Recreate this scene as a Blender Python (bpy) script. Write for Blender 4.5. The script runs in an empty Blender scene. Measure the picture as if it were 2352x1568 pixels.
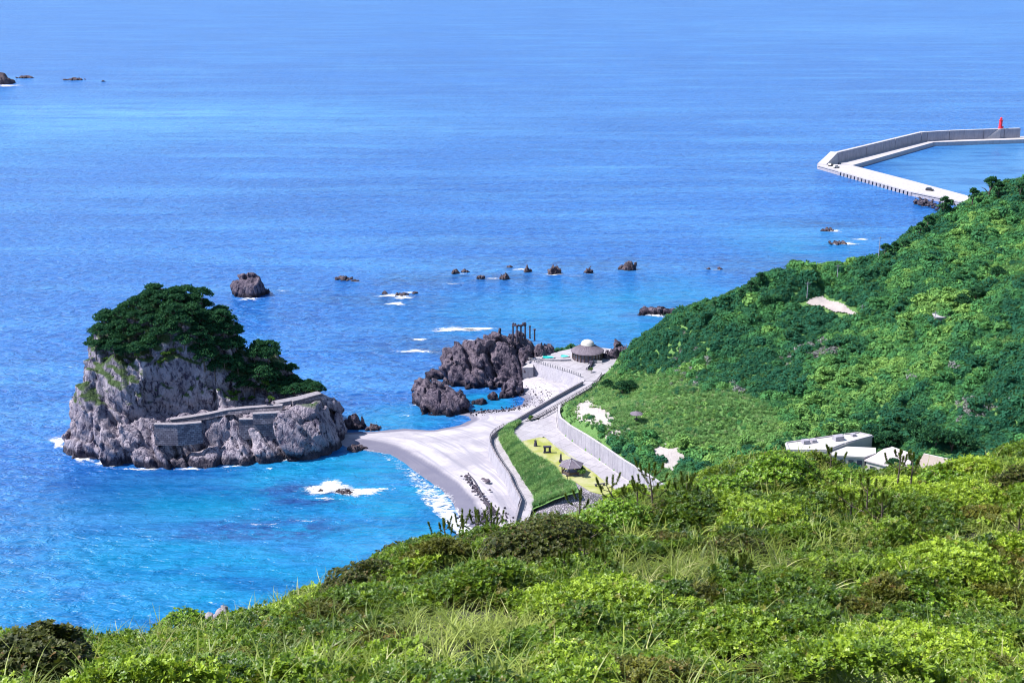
import bpy, math, random
import numpy as np
from mathutils import Vector, Matrix

R = math.radians
random.seed(7); rng = np.random.default_rng(11)
sc = bpy.context.scene
COL = sc.collection

# ------------------------------------------------------------------ camera
FPX, VH, HC = 3000.0, -130.0, 129.0          # focal length in layout px (frame 2352 x 1568), horizon row, eye height
PIT = math.atan((784 - VH) / FPX)
cam = bpy.data.objects.new('camera', bpy.data.cameras.new('camera')); COL.objects.link(cam)
cam.location = (0, 0, HC); cam.rotation_euler = (math.pi / 2 - PIT, 0, 0)
cam.data.sensor_width = 36; cam.data.lens = FPX * 36 / 2352
cam.data.clip_start = 0.5; cam.data.clip_end = 60000
sc.camera = cam

# ------------------------------------------------------------------ world, sun, exposure
SUN_EL, SUN_AZ = R(52), R(-94)                # azimuth from +Y towards +X (negative: from the left)
w = bpy.data.worlds.new('World'); sc.world = w; w.use_nodes = True
nt = w.node_tree; nt.nodes.clear()
sky = nt.nodes.new('ShaderNodeTexSky'); sky.sky_type = 'NISHITA'; sky.sun_disc = False
sky.sun_elevation = SUN_EL; sky.sun_rotation = SUN_AZ
sky.altitude = 120; sky.air_density = 1.0; sky.dust_density = 0.4; sky.ozone_density = 3.0
bg = nt.nodes.new('ShaderNodeBackground'); bg.inputs['Strength'].default_value = 0.11
wo = nt.nodes.new('ShaderNodeOutputWorld')
nt.links.new(sky.outputs[0], bg.inputs[0]); nt.links.new(bg.outputs[0], wo.inputs[0])
sl = bpy.data.lights.new('sun', 'SUN'); sl.energy = 5.0; sl.angle = R(0.53); sl.color = (1.0, 0.965, 0.92)
sun = bpy.data.objects.new('sun', sl); COL.objects.link(sun)
sd = Vector((math.sin(SUN_AZ) * math.cos(SUN_EL), math.cos(SUN_AZ) * math.cos(SUN_EL), math.sin(SUN_EL)))
sun.rotation_euler = sd.to_track_quat('Z', 'Y').to_euler(); sun.location = (0, 0, 300)
sc.view_settings.view_transform = 'Standard'; sc.view_settings.look = 'None'
sc.view_settings.exposure = 0.98; sc.view_settings.gamma = 1.0
sc.render.engine = 'CYCLES'
sc.cycles.use_denoising = True; sc.cycles.filter_width = 1.1
sc.cycles.max_bounces = 5; sc.cycles.diffuse_bounces = 3; sc.cycles.glossy_bounces = 2
sc.cycles.transmission_bounces = 2; sc.cycles.transparent_max_bounces = 8
sc.cycles.caustics_reflective = False; sc.cycles.caustics_refractive = False

# ------------------------------------------------------------------ layout helpers
def ray(u, v):
    xc = (u - 1176) / FPX; yc = -(v - 784) / FPX
    return np.array([xc, math.cos(PIT) + yc * math.sin(PIT), -math.sin(PIT) + yc * math.cos(PIT)])
def P(u, v, z=0.0):
    d = ray(u, v); t = (z - HC) / d[2]
    return np.array([0, 0, HC]) + d * t
def PD(u, v, t):
    return np.array([0, 0, HC]) + ray(u, v) * t
def Q(p):
    p = np.asarray(p, float); y = p[..., 1]; z = p[..., 2] - HC
    f = y * math.cos(PIT) - z * math.sin(PIT); up = y * math.sin(PIT) + z * math.cos(PIT)
    return 1176 + FPX * p[..., 0] / f, 784 - FPX * up / f, FPX / f
def in_poly(px, py, poly):
    px = np.asarray(px, float); py = np.asarray(py, float); r = np.zeros(px.shape, bool); n = len(poly)
    for i in range(n):
        x0, y0 = poly[i][:2]; x1, y1 = poly[(i + 1) % n][:2]
        if y0 == y1: continue
        c = (y0 > py) != (y1 > py)
        r ^= c & (px < (x1 - x0) * (py - y0) / (y1 - y0) + x0)
    return r
def seg_dist(px, py, pts, closed=False):
    d = np.full(np.shape(px), 1e9); n = len(pts)
    for i in range(n if closed else n - 1):
        ax, ay = pts[i][:2]; bx, by = pts[(i + 1) % n][:2]
        ex, ey = bx - ax, by - ay; L = ex * ex + ey * ey + 1e-9
        t = np.clip(((px - ax) * ex + (py - ay) * ey) / L, 0, 1)
        d = np.minimum(d, np.hypot(px - ax - t * ex, py - ay - t * ey))
    return d
def smooth(a, b, x):
    t = np.clip((x - a) / (b - a), 0, 1); return t * t * (3 - 2 * t)

# ------------------------------------------------------------------ noise
def hsh(ix, iy, iz, seed):
    h = (ix.astype(np.int64) * 374761393 + iy.astype(np.int64) * 668265263 + iz.astype(np.int64) * 2147483647 + seed * 974711) & 0xffffffff
    h = ((h ^ (h >> 13)) * 1274126177) & 0xffffffff
    h = ((h ^ (h >> 15)) * 2246822519) & 0xffffffff
    return ((h ^ (h >> 16)) & 0xffffff) / float(0xffffff)
def vnoise(x, y, z, seed=0):
    ix, iy, iz = np.floor(x), np.floor(y), np.floor(z)
    fx, fy, fz = x - ix, y - iy, z - iz
    fx = fx * fx * (3 - 2 * fx); fy = fy * fy * (3 - 2 * fy); fz = fz * fz * (3 - 2 * fz)
    def c(a, b, d): return hsh(ix + a, iy + b, iz + d, seed)
    x00 = c(0,0,0) * (1-fx) + c(1,0,0) * fx; x10 = c(0,1,0) * (1-fx) + c(1,1,0) * fx
    x01 = c(0,0,1) * (1-fx) + c(1,0,1) * fx; x11 = c(0,1,1) * (1-fx) + c(1,1,1) * fx
    return ((x00 * (1-fy) + x10 * fy) * (1-fz) + (x01 * (1-fy) + x11 * fy) * fz) * 2 - 1
def fbm(x, y, z, s, oct=4, seed=0, ridged=False):
    r = 0; a = 1.0; t = 0
    for o in range(oct):
        n = vnoise(x / s + 13.7 * o, y / s + 7.1 * o, z / s - 3.3 * o, seed + o)
        r = r + a * ((1 - 2 * np.abs(n)) if ridged else n); t += a; a *= 0.5; s *= 0.5
    return r / t
def worley(x, y, z, s, seed=0):
    x, y, z = x / s, y / s, z / s
    ix, iy, iz = np.floor(x), np.floor(y), np.floor(z); f1 = np.full(x.shape, 9.0); f2 = f1.copy()
    for a in (-1, 0, 1):
        for b in (-1, 0, 1):
            for c in (-1, 0, 1):
                qx, qy, qz = ix + a, iy + b, iz + c
                dx = qx + hsh(qx, qy, qz, seed) - x; dy = qy + hsh(qx, qy, qz, seed + 1) - y; dz = qz + hsh(qx, qy, qz, seed + 2) - z
                d = np.sqrt(dx * dx + dy * dy + dz * dz)
                f2 = np.minimum(f2, np.maximum(f1, d)); f1 = np.minimum(f1, d)
    return f1, f2
def facet(x, y, z, s, seed=0):
    """tilted planes, one per cell: breaks a surface into angular blocks"""
    x, y, z = x / s, y / s, z / s
    ix, iy, iz = np.floor(x), np.floor(y), np.floor(z); f1 = np.full(x.shape, 9.0); f2 = f1.copy(); val = np.zeros(x.shape)
    for a in (-1, 0, 1):
        for b in (-1, 0, 1):
            for c in (-1, 0, 1):
                qx, qy, qz = ix + a, iy + b, iz + c
                dx = x - qx - hsh(qx, qy, qz, seed); dy = y - qy - hsh(qx, qy, qz, seed + 1); dz = z - qz - hsh(qx, qy, qz, seed + 2)
                d = np.sqrt(dx * dx + dy * dy + dz * dz); m = d < f1
                pv = dx * (hsh(qx, qy, qz, seed + 3) * 2 - 1) + dy * (hsh(qx, qy, qz, seed + 4) * 2 - 1) + dz * (hsh(qx, qy, qz, seed + 5) * 2 - 1) + .5 * (hsh(qx, qy, qz, seed + 6) - .5)
                f2 = np.where(m, f1, np.minimum(f2, d)); f1 = np.where(m, d, f1); val = np.where(m, pv, val)
    return val, f1, f2
def cells2(x, y, s, seed=0):
    x, y = np.asarray(x, float) / s, np.asarray(y, float) / s; ix, iy = np.floor(x), np.floor(y); f1 = np.full(x.shape, 9.0); rid = np.zeros(x.shape); gx_ = np.zeros(x.shape); gy_ = np.zeros(x.shape); zz = np.zeros_like(ix)
    for a in (-1, 0, 1):
        for b in (-1, 0, 1):
            qx, qy = ix + a, iy + b; dx = x - qx - hsh(qx, qy, zz, seed); dy = y - qy - hsh(qx, qy, zz, seed + 1); d = np.hypot(dx, dy); m = d < f1
            f1 = np.where(m, d, f1); rid = np.where(m, hsh(qx, qy, zz, seed + 2), rid); gx_ = np.where(m, dx, gx_); gy_ = np.where(m, dy, gy_)
    return f1, rid, gx_, gy_
def noise2(x, y, s, oct=4, seed=0, ridged=False):
    x = np.asarray(x, float); return fbm(x, np.asarray(y, float), np.zeros_like(x) + 0.37, s, oct, seed, ridged)

# ------------------------------------------------------------------ mesh helpers
def mesh(name, V, F, mat=None, parent=None, smooth_=False, mats=None, fmat=None):
    me = bpy.data.meshes.new(name)
    V = np.asarray(V, np.float32)
    if isinstance(F, np.ndarray):
        n, k = F.shape
        me.vertices.add(len(V)); me.vertices.foreach_set('co', V.ravel())
        me.loops.add(n * k); me.loops.foreach_set('vertex_index', F.astype(np.int32).ravel())
        me.polygons.add(n); me.polygons.foreach_set('loop_start', np.arange(0, n * k, k, dtype=np.int32))
        me.update(calc_edges=True); me.validate()
    else:
        me.from_pydata([tuple(map(float, p)) for p in V], [], F); me.update()
    if smooth_: me.polygons.foreach_set('use_smooth', [True] * len(me.polygons))
    for m in (mats or ([mat] if mat else [])): me.materials.append(m)
    if fmat is not None: me.polygons.foreach_set('material_index', np.asarray(fmat, np.int32))
    o = bpy.data.objects.new(name, me); COL.objects.link(o)
    if parent: o.parent = parent
    return o
def attr(o, name, vals):
    a = o.data.attributes.new(name, 'FLOAT', 'POINT'); a.data.foreach_set('value', np.asarray(vals, np.float32))
def empty(name, loc=(0, 0, 0), rz=0.0):
    e = bpy.data.objects.new(name, None); COL.objects.link(e); e.location = [float(c) for c in loc]; e.rotation_euler = (0, 0, rz)
    e.empty_display_size = 0.1; return e
def tag(o, label=None, cat=None, group=None, kind=None):
    if label: o['label'] = label
    if cat: o['category'] = cat
    if group: o['group'] = group
    if kind: o['kind'] = kind
    return o
def copy_tree(o, parent=None):
    c = o.copy(); COL.objects.link(c); c.parent = parent
    for ch in o.children: copy_tree(ch, c)
    return c
class MB:
    """collects simple solids for one mesh"""
    def __init__(s): s.V = []; s.F = []
    def add(s, V, F):
        n = len(s.V); s.V += [tuple(map(float, p)) for p in V]; s.F += [tuple(i + n for i in f) for f in F]; return s
    def box(s, c, d, rz=0.0, taper=1.0):
        ca, sa = math.cos(rz), math.sin(rz); V = []
        for k, z in ((1.0, -0.5), (taper, 0.5)):
            for x, y in ((-.5, -.5), (.5, -.5), (.5, .5), (-.5, .5)):
                X, Y = x * d[0] * k, y * d[1] * k
                V.append((c[0] + X * ca - Y * sa, c[1] + X * sa + Y * ca, c[2] + z * d[2]))
        return s.add(V, [(3,2,1,0), (4,5,6,7), (0,1,5,4), (1,2,6,5), (2,3,7,6), (3,0,4,7)])
    def lathe(s, prof, c=(0, 0, 0), n=16, ph=0.0):
        V = []; F = []; m = len(prof)
        for k in range(n):
            a = 2 * math.pi * k / n + ph
            for r, z in prof: V.append((c[0] + r * math.cos(a), c[1] + r * math.sin(a), c[2] + z))
        for k in range(n):
            k2 = (k + 1) % n
            for j in range(m - 1): F.append((k * m + j, k2 * m + j, k2 * m + j + 1, k * m + j + 1))
        F.append(tuple(k * m + m - 1 for k in range(n))); F.append(tuple((n - 1 - k) * m for k in range(n)))
        return s.add(V, F)
    def tube(s, pts, rad, n=6):
        pts = [Vector(p) for p in pts]; V = []; F = []
        for i, p in enumerate(pts):
            t = (pts[min(i + 1, len(pts) - 1)] - pts[max(i - 1, 0)]).normalized()
            a = t.cross(Vector((0.31, 0.2, 0.93))).normalized(); b = t.cross(a)
            r = rad[i] if hasattr(rad, '__len__') else rad
            for k in range(n):
                q = 2 * math.pi * k / n; V.append(tuple(p + (a * math.cos(q) + b * math.sin(q)) * r))
        for i in range(len(pts) - 1):
            for k in range(n): F.append((i * n + k, i * n + (k + 1) % n, (i + 1) * n + (k + 1) % n, (i + 1) * n + k))
        F.append(tuple(range(n))[::-1]); F.append(tuple((len(pts) - 1) * n + k for k in range(n)))
        return s.add(V, F)
    def prism(s, poly, z0, z1):
        n = len(poly); V = [(p[0], p[1], z0 if not hasattr(z0, '__len__') else z0[i]) for i, p in enumerate(poly)] + \
            [(p[0], p[1], z1 if not hasattr(z1, '__len__') else z1[i]) for i, p in enumerate(poly)]
        ar = sum(poly[i][0] * poly[(i + 1) % n][1] - poly[(i + 1) % n][0] * poly[i][1] for i in range(n))
        F = [tuple(range(n))[::-1], tuple(range(n, 2 * n))] + [(i, (i + 1) % n, n + (i + 1) % n, n + i) for i in range(n)]
        if ar < 0: F = [f[::-1] for f in F]
        return s.add(V, F)
    def build(s, name, mat, parent=None, sm=False): return mesh(name, s.V, s.F, mat, parent, sm)

def surface_nets(D, org, h):
    neg = D < 0; nx, ny, nz = D.shape
    cnt = np.zeros((nx-1, ny-1, nz-1), np.int8)
    for a in (0, 1):
        for b in (0, 1):
            for c in (0, 1): cnt += neg[a:nx-1+a, b:ny-1+b, c:nz-1+c]
    act = (cnt > 0) & (cnt < 8); ids = -np.ones(act.shape, np.int64); I = np.argwhere(act); ids[act] = np.arange(len(I))
    S = np.zeros((len(I), 3)); N = np.zeros(len(I))
    cs = [(a, b, c) for a in (0, 1) for b in (0, 1) for c in (0, 1)]
    for p in cs:
        for ax in range(3):
            if p[ax]: continue
            q = list(p); q[ax] = 1
            d0 = D[I[:,0]+p[0], I[:,1]+p[1], I[:,2]+p[2]]; d1 = D[I[:,0]+q[0], I[:,1]+q[1], I[:,2]+q[2]]
            m = (d0 < 0) != (d1 < 0); t = d0 / np.where(m, d0 - d1, 1)
            pos = np.tile(np.array(p, float), (len(I), 1)); pos[:, ax] += t
            S[m] += pos[m]; N[m] += 1
    V = (I + S / N[:, None]) * h + np.asarray(org); Fs = []
    for ax in range(3):
        o1, o2 = [(1, 2), (2, 0), (0, 1)][ax]
        s0 = [slice(None)] * 3; s1 = [slice(None)] * 3; s0[ax] = slice(0, -1); s1[ax] = slice(1, None)
        e = np.argwhere(neg[tuple(s0)] != neg[tuple(s1)])
        e = e[(e[:, o1] > 0) & (e[:, o2] > 0) & (e[:, o1] < D.shape[o1]-1) & (e[:, o2] < D.shape[o2]-1)]
        q = []
        for d1, d2 in ((-1, -1), (0, -1), (0, 0), (-1, 0)):
            k = e.copy(); k[:, o1] += d1; k[:, o2] += d2; q.append(ids[k[:, 0], k[:, 1], k[:, 2]])
        q = np.stack(q, 1); fl = ~neg[e[:, 0], e[:, 1], e[:, 2]]; q[fl] = q[fl][:, ::-1]; Fs.append(q)
    return V, np.concatenate(Fs)

# ------------------------------------------------------------------ materials
def newmat(name):
    m = bpy.data.materials.new(name); m.use_nodes = True; n = m.node_tree; n.nodes.clear()
    out = n.nodes.new('ShaderNodeOutputMaterial'); return m, n, out
class NT:
    def __init__(s, n): s.n = n
    def node(s, t, **kw):
        k = s.n.nodes.new(t)
        for a, b in kw.items(): setattr(k, a, b)
        return k
    def link(s, a, b): s.n.links.new(a, b)
    def noise(s, scale, detail=4, rough=0.55, vec=None, dist=0.0):
        k = s.node('ShaderNodeTexNoise'); k.inputs['Scale'].default_value = scale; k.inputs['Detail'].default_value = detail
        k.inputs['Roughness'].default_value = rough; k.inputs['Distortion'].default_value = dist
        if vec is not None: s.link(vec, k.inputs['Vector'])
        return k.outputs['Fac']
    def ramp(s, fac, stops):
        k = s.node('ShaderNodeValToRGB'); e = k.color_ramp.elements
        while len(e) < len(stops): e.new(0.5)
        for i, (p, c) in enumerate(stops):
            e[i].position = p; e[i].color = (*c, 1) if hasattr(c, '__len__') else (c, c, c, 1)
        s.link(fac, k.inputs[0]); return k.outputs[0]
    def mix(s, fac, a, b, mode='MIX'):
        k = s.node('ShaderNodeMix', data_type='RGBA', blend_type=mode)
        for x, i in ((fac, k.inputs[0]), (a, k.inputs[6]), (b, k.inputs[7])):
            if hasattr(x, 'is_linked'): s.link(x, i)
            elif hasattr(x, '__len__'): i.default_value = (*x, 1)
            else: i.default_value = x
        return k.outputs[2]
    def math(s, op, a, b=0.0, c=None):
        k = s.node('ShaderNodeMath', operation=op)
        for x, i in ((a, k.inputs[0]), (b, k.inputs[1]), (c, k.inputs[2])):
            if x is None: continue
            if hasattr(x, 'is_linked'): s.link(x, i)
            else: i.default_value = x
        return k.outputs[0]
    def pos(s, scale=(1, 1, 1), rz=0.0):
        g = s.node('ShaderNodeNewGeometry'); mp = s.node('ShaderNodeMapping'); mp.inputs['Scale'].default_value = scale
        mp.inputs['Rotation'].default_value = (0, 0, rz)
        s.link(g.outputs['Position'], mp.inputs['Vector']); return mp.outputs[0]
    def attr(s, name, typ='GEOMETRY'):
        k = s.node('ShaderNodeAttribute', attribute_name=name, attribute_type=typ); return k.outputs['Fac']
    def bump(s, h, strength=0.5, dist=0.1, normal=None):
        k = s.node('ShaderNodeBump'); k.inputs['Strength'].default_value = strength; k.inputs['Distance'].default_value = dist
        s.link(h, k.inputs['Height'])
        if normal is not None: s.link(normal, k.inputs['Normal'])
        return k.outputs[0]
    def bsdf(s, out, col, rough=0.8, normal=None, spec=0.3):
        k = s.node('ShaderNodeBsdfPrincipled')
        if hasattr(col, 'is_linked'): s.link(col, k.inputs['Base Color'])
        else: k.inputs['Base Color'].default_value = (*col, 1)
        k.inputs['Roughness'].default_value = rough; k.inputs['Specular IOR Level'].default_value = spec
        if normal is not None: s.link(normal, k.inputs['Normal'])
        if out is not None: s.link(k.outputs[0], out.inputs[0])
        return k
def rough_mat(name, a, b, scale=1.0, fine=6.0, bump=0.3, bdist=0.05, rough=0.85, c=None, streak=0.0, joints=0.0):
    """two-tone weathered surface: broad mottling a-b, finer grain, relief"""
    m, n, out = newmat(name); t = NT(n); p = t.pos()
    f = t.ramp(t.noise(scale, 5, 0.6, p), [(0.32, 0.0), (0.68, 1.0)])
    col = t.mix(f, a, b)
    g = t.noise(fine, 5, 0.65, p)
    col = t.mix(t.ramp(g, [(0.35, 0.0), (0.75, 0.55)]), col, c or tuple(x * 0.6 for x in a))
    if streak:
        col = t.mix(t.ramp(t.noise(0.9, 6, 0.7, t.pos((1, 1, 0.12)), 0.5), [(0.48, 0.0), (0.68, streak)]), col, tuple(x * 0.35 for x in a))
    if joints:
        br = t.node('ShaderNodeTexBrick'); t.link(t.pos((1, 1, 1), 0.6), br.inputs['Vector']); br.inputs['Scale'].default_value = 1.0; br.inputs['Brick Width'].default_value = joints; br.inputs['Row Height'].default_value = joints; br.inputs['Mortar Size'].default_value = 0.06; br.offset = 0.0
        br.inputs['Color1'].default_value = (1, 1, 1, 1); br.inputs['Color2'].default_value = (0.86, 0.86, 0.86, 1); br.inputs['Mortar'].default_value = (0.55, 0.55, 0.55, 1)
        col = t.mix(1.0, col, br.outputs['Color'], 'MULTIPLY')
        col = t.mix(t.ramp(t.noise(0.35, 6, 0.7, p, 1.0), [(0.50, 0.0), (0.66, 0.45)]), col, tuple(x * 0.55 for x in a))
    t.bsdf(out, col, rough, t.bump(g, bump, bdist)); return m
def plain(name, a, rough=0.7, spec=0.3):
    m, n, out = newmat(name); t = NT(n); p = t.pos()
    col = t.mix(t.noise(3.0, 4, 0.6, p), tuple(x * 0.8 for x in a), tuple(min(1, x * 1.15) for x in a))
    t.bsdf(out, col, rough, None, spec); return m
def leaf_mat(name, dark, light, dry=None, trans=0.35, spec=0.35, rough=0.5, inst=False, mid=None):
    m, n, out = newmat(name); t = NT(n)
    oi = t.node('ShaderNodeObjectInfo'); g = t.node('ShaderNodeNewGeometry')
    f = t.attr('tint', 'INSTANCER' if inst else 'GEOMETRY')
    col = t.ramp(f, [(0.0, dark), (0.5, mid), (1.0, light)]) if mid else t.mix(f, dark, light)
    r = g.outputs['Random Per Island']
    col = t.mix(t.math('MULTIPLY', r, 0.6), col, tuple(x * 0.55 for x in dark))
    if dry: col = t.mix(t.ramp(oi.outputs['Random'] if inst else r, [(0.93, 0.0), (0.97, 0.7)]), col, dry)
    k = t.bsdf(None, col, rough, None, spec)
    tr = t.node('ShaderNodeBsdfTranslucent'); t.link(t.mix(0.5, col, tuple(min(1, x * 1.5) for x in light)), tr.inputs[0])
    mx = t.node('ShaderNodeMixShader'); mx.inputs[0].default_value = trans
    t.link(k.outputs[0], mx.inputs[1]); t.link(tr.outputs[0], mx.inputs[2]); t.link(mx.outputs[0], out.inputs[0])
    return m

def rock_mat(name, a, b, dark, wet=1.2, green=False):
    m, n, out = newmat(name); t = NT(n); p = t.pos(); ps = t.pos((1, 1, 0.42))
    n1 = t.noise(0.16, 6, 0.62, ps, 0.4); n2 = t.noise(0.9, 7, 0.68, ps, 0.6); n3 = t.noise(3.2, 5, 0.7, p)
    col = t.mix(t.ramp(n1, [(0.36, 0.0), (0.62, 1.0)]), a, b)
    col = t.mix(t.ramp(n2, [(0.40, 1.0), (0.52, 0.0)]), col, dark)
    col = t.mix(t.ramp(n3, [(0.52, 0.0), (0.7, 0.6)]), col, tuple(min(0.8, x * 1.35) for x in b))
    sp = t.node('ShaderNodeSeparateXYZ'); t.link(p, sp.inputs[0])
    z = t.math('ADD', sp.outputs[2], t.math('MULTIPLY', n2, 2.2))
    if green:
        gn = t.node('ShaderNodeNewGeometry'); s2 = t.node('ShaderNodeSeparateXYZ'); t.link(gn.outputs['Normal'], s2.inputs[0])
        up = t.ramp(t.math('MULTIPLY', s2.outputs[2], t.ramp(t.math('MULTIPLY', z, 0.04), [(0.48, 0.0), (0.62, 1.0)])), [(0.35, 0.0), (0.6, 1.0)])
        col = t.mix(up, col, (0.05, 0.085, 0.03))
    col = t.mix(t.ramp(t.math('MULTIPLY', z, 0.25), [(min(.8, wet * 0.25 + 0.10), 0.85), (min(.99, wet * 0.25 + 0.36), 0.0)]), col, tuple(x * 0.45 for x in dark))
    vo = t.node('ShaderNodeTexVoronoi', feature='DISTANCE_TO_EDGE'); vo.inputs['Scale'].default_value = 0.55; t.link(ps, vo.inputs['Vector'])
    hh = t.math('ADD', t.math('MULTIPLY', n2, 1.2), t.math('ADD', t.math('MULTIPLY', n3, 0.4), t.math('MULTIPLY', t.ramp(vo.outputs[0], [(0, 0), (0.12, 1)]), 0.25)))
    t.bsdf(out, col, 0.85, t.bump(hh, 1.0, 0.8), 0.25); return m

M = {}
M['rock'] = rock_mat('grey_rock', (0.165, 0.145, 0.19), (0.39, 0.34, 0.39), (0.036, 0.030, 0.062), wet=2.3, green=True)
M['rock_dark'] = rock_mat('dark_rock', (0.068, 0.053, 0.080), (0.165, 0.132, 0.165), (0.018, 0.014, 0.034), wet=1.8)
M['rock_sea'] = rock_mat('sea_rock', (0.070, 0.050, 0.062), (0.15, 0.115, 0.125), (0.022, 0.016, 0.030), wet=0.4)
M['concrete'] = rough_mat('pale_concrete', (0.38, 0.355, 0.385), (0.46, 0.435, 0.455), 0.5, 4.0, 0.2, streak=0.35)
M['concrete_wall'] = rough_mat('wall_concrete', (0.28, 0.265, 0.315), (0.36, 0.34, 0.385), 0.35, 2.5, 0.3, streak=0.4)
M['paving'] = rough_mat('road_paving', (0.33, 0.305, 0.34), (0.40, 0.375, 0.405), 0.25, 5.0, 0.1, joints=3.5)
m, n, out = newmat('stone_masonry'); t = NT(n); p = t.pos((1, 1, 1)); sx = t.node('ShaderNodeSeparateXYZ'); t.link(p, sx.inputs[0]); cx = t.node('ShaderNodeCombineXYZ')
t.link(t.math('ADD', sx.outputs[0], t.math('MULTIPLY', sx.outputs[1], 0.4)), cx.inputs[0]); t.link(sx.outputs[2], cx.inputs[1])
br = t.node('ShaderNodeTexBrick'); t.link(cx.outputs[0], br.inputs['Vector']); br.inputs['Scale'].default_value = 1.0; br.inputs['Brick Width'].default_value = 1.0; br.inputs['Row Height'].default_value = 0.5; br.inputs['Mortar Size'].default_value = 0.05
br.inputs['Color1'].default_value = (0.11, 0.096, 0.125, 1); br.inputs['Color2'].default_value = (0.27, 0.24, 0.275, 1); br.inputs['Mortar'].default_value = (0.035, 0.03, 0.045, 1)
cw = t.mix(t.ramp(t.noise(0.5, 6, 0.7, p), [(0.4, 0.0), (0.65, 0.75)]), br.outputs['Color'], (0.06, 0.055, 0.075))
t.bsdf(out, cw, 0.9, t.bump(t.math('ADD', br.outputs['Fac'], t.math('MULTIPLY', t.noise(2.5, 5, 0.7, p), -1.5)), -0.9, 0.2)); M['stone_wall'] = m
M['parapet'] = rough_mat('parapet_stone', (0.19, 0.17, 0.20), (0.30, 0.275, 0.30), 1.4, 4.0, 0.7, 0.1)
M['dark_stone'] = plain('weathered_dark_stone', (0.055, 0.048, 0.075), 0.85)
M['rail'] = plain('dark_painted_rail', (0.05, 0.045, 0.06), 0.5)
M['white'] = plain('white_paint', (0.44, 0.42, 0.41), 0.5)
M['roof_shingle'] = rough_mat('grey_shingle', (0.11, 0.09, 0.12), (0.185, 0.155, 0.185), 1.2, 7.0, 0.5, 0.05)
M['roof_pink'] = rough_mat('pale_roof_sheet', (0.42, 0.36, 0.385), (0.48, 0.42, 0.44), 0.4, 5.0, 0.15)
M['roof_beige'] = rough_mat('beige_roof_sheet', (0.28, 0.23, 0.20), (0.33, 0.28, 0.25), 0.4, 5.0, 0.15)
M['wood'] = plain('dark_timber', (0.10, 0.07, 0.06), 0.8)
M['glass'] = plain('dark_window_glass', (0.04, 0.05, 0.08), 0.12, 0.6)
M['red'] = plain('red_paint', (0.66, 0.035, 0.06), 0.45)
M['bark'] = rough_mat('bark', (0.075, 0.055, 0.045), (0.14, 0.11, 0.09), 3.0, 12.0, 0.6)
M['pool'] = plain('pool_water', (0.03, 0.52, 0.45), 0.08, 0.5)
M['black'] = plain('black_car_paint', (0.02, 0.02, 0.03), 0.25, 0.5)
M['tyre'] = plain('tyre_rubber', (0.02, 0.02, 0.02), 0.8)
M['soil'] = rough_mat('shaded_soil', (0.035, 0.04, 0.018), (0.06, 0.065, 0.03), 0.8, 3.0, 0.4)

# ================================================================== THE SETTING
def zprom(v): return float(np.interp(v, [800, 830, 900, 960, 1010, 1060, 1200], [5.6, 5.6, 5.4, 5.0, 4.4, 4.0, 3.8]))
def zroad(v): return float(np.interp(v, [900, 965, 1000, 1050, 1110, 1170], [5.0, 5.0, 5.7, 6.8, 7.8, 8.6]))
PROM_OUT = [(1204.8,827.4),(1228,833),(1254.5,841.8),(1284,850),(1312.1,858.8),(1333,866.7),(1343.5,874.5),(1338.3,882.4),(1312,896.5),(1280.7,913.8),(1248,932.8),
            (1215.3,951.8),(1186,969),(1157.7,985.8),(1136.8,997.6),(1126.3,1008),(1125,1021),(1131.5,1036.8),(1142,1055),(1156,1076),(1170.8,1097),(1178,1117.7),(1191,1141),(1197.7,1154),(1191,1172.6),(1180,1215)]
PROM_IN = [(1381.5,861.4),(1372.3,874.5),(1354,890.2),(1322.6,908.5),(1291,926.9),(1259.8,943.9),(1238.8,957),(1210,965),(1183,976),(1160.3,987.5),(1149.9,998),(1147,1013),
           (1153,1025),(1163,1042),(1183.9,1076),(1207.4,1114.8),(1227.9,1143.9),(1221,1170),(1210,1215)]
prom_out = [P(u, v, zprom(v)) for u, v in PROM_OUT]; prom_in = [P(u, v, zprom(v)) for u, v in PROM_IN]
ROAD_R = [(1372.3,876),(1345,900),(1300,928),(1283,938),(1281,966),(1284.6,987),(1306.9,1008),(1340.9,1031.6),(1380,1057.8),(1427,1091.8),(1464,1114.8),(1520,1152),(1600,1210)]
ROAD_L = [(1372.0,876.2),(1322.6,909.5),(1291,928),(1259.8,945),(1238,962),(1236,979),(1249,1000),(1275.5,1023.7),(1306.9,1047),(1333,1063),(1364.5,1084),(1398.5,1112.7),(1460,1160),(1530,1225)]
road_r = [P(u, v, zroad(v)) for u, v in ROAD_R]; road_l = [P(u, v, zroad(v)) for u, v in ROAD_L]
SHORE_N = [(700,1000),(775,994),(850,992),(930,985),(1000,987),(1060,976),(1083,964),(1074,956),(1050,952),(1085,944),(1130,941),(1170,938),(1200,928),(1208,916),(1190,905),(1170,890)]
SHORE_S = [(1150,1330),(1105,1260),(1082,1215),(1058,1190),(1040,1155),(1012,1124),(985,1106),(955,1084),(925,1062),(893,1044),(850,1036),(800,1027),(770,1018),(700,1012)]
shore_n = [P(u, v, 0) for u, v in SHORE_N]; shore_s = [P(u, v, 0) for u, v in SHORE_S]
BW = lambda X, Y: (1806.9 + X * 0.23436, 232.75 + Y * 0.23436)
HARBOUR = [P(*BW(x, y), 0) for x, y in ((640,640),(1430,415),(2326,390),(3200,380),(3200,1200),(1600,900))]

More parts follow.
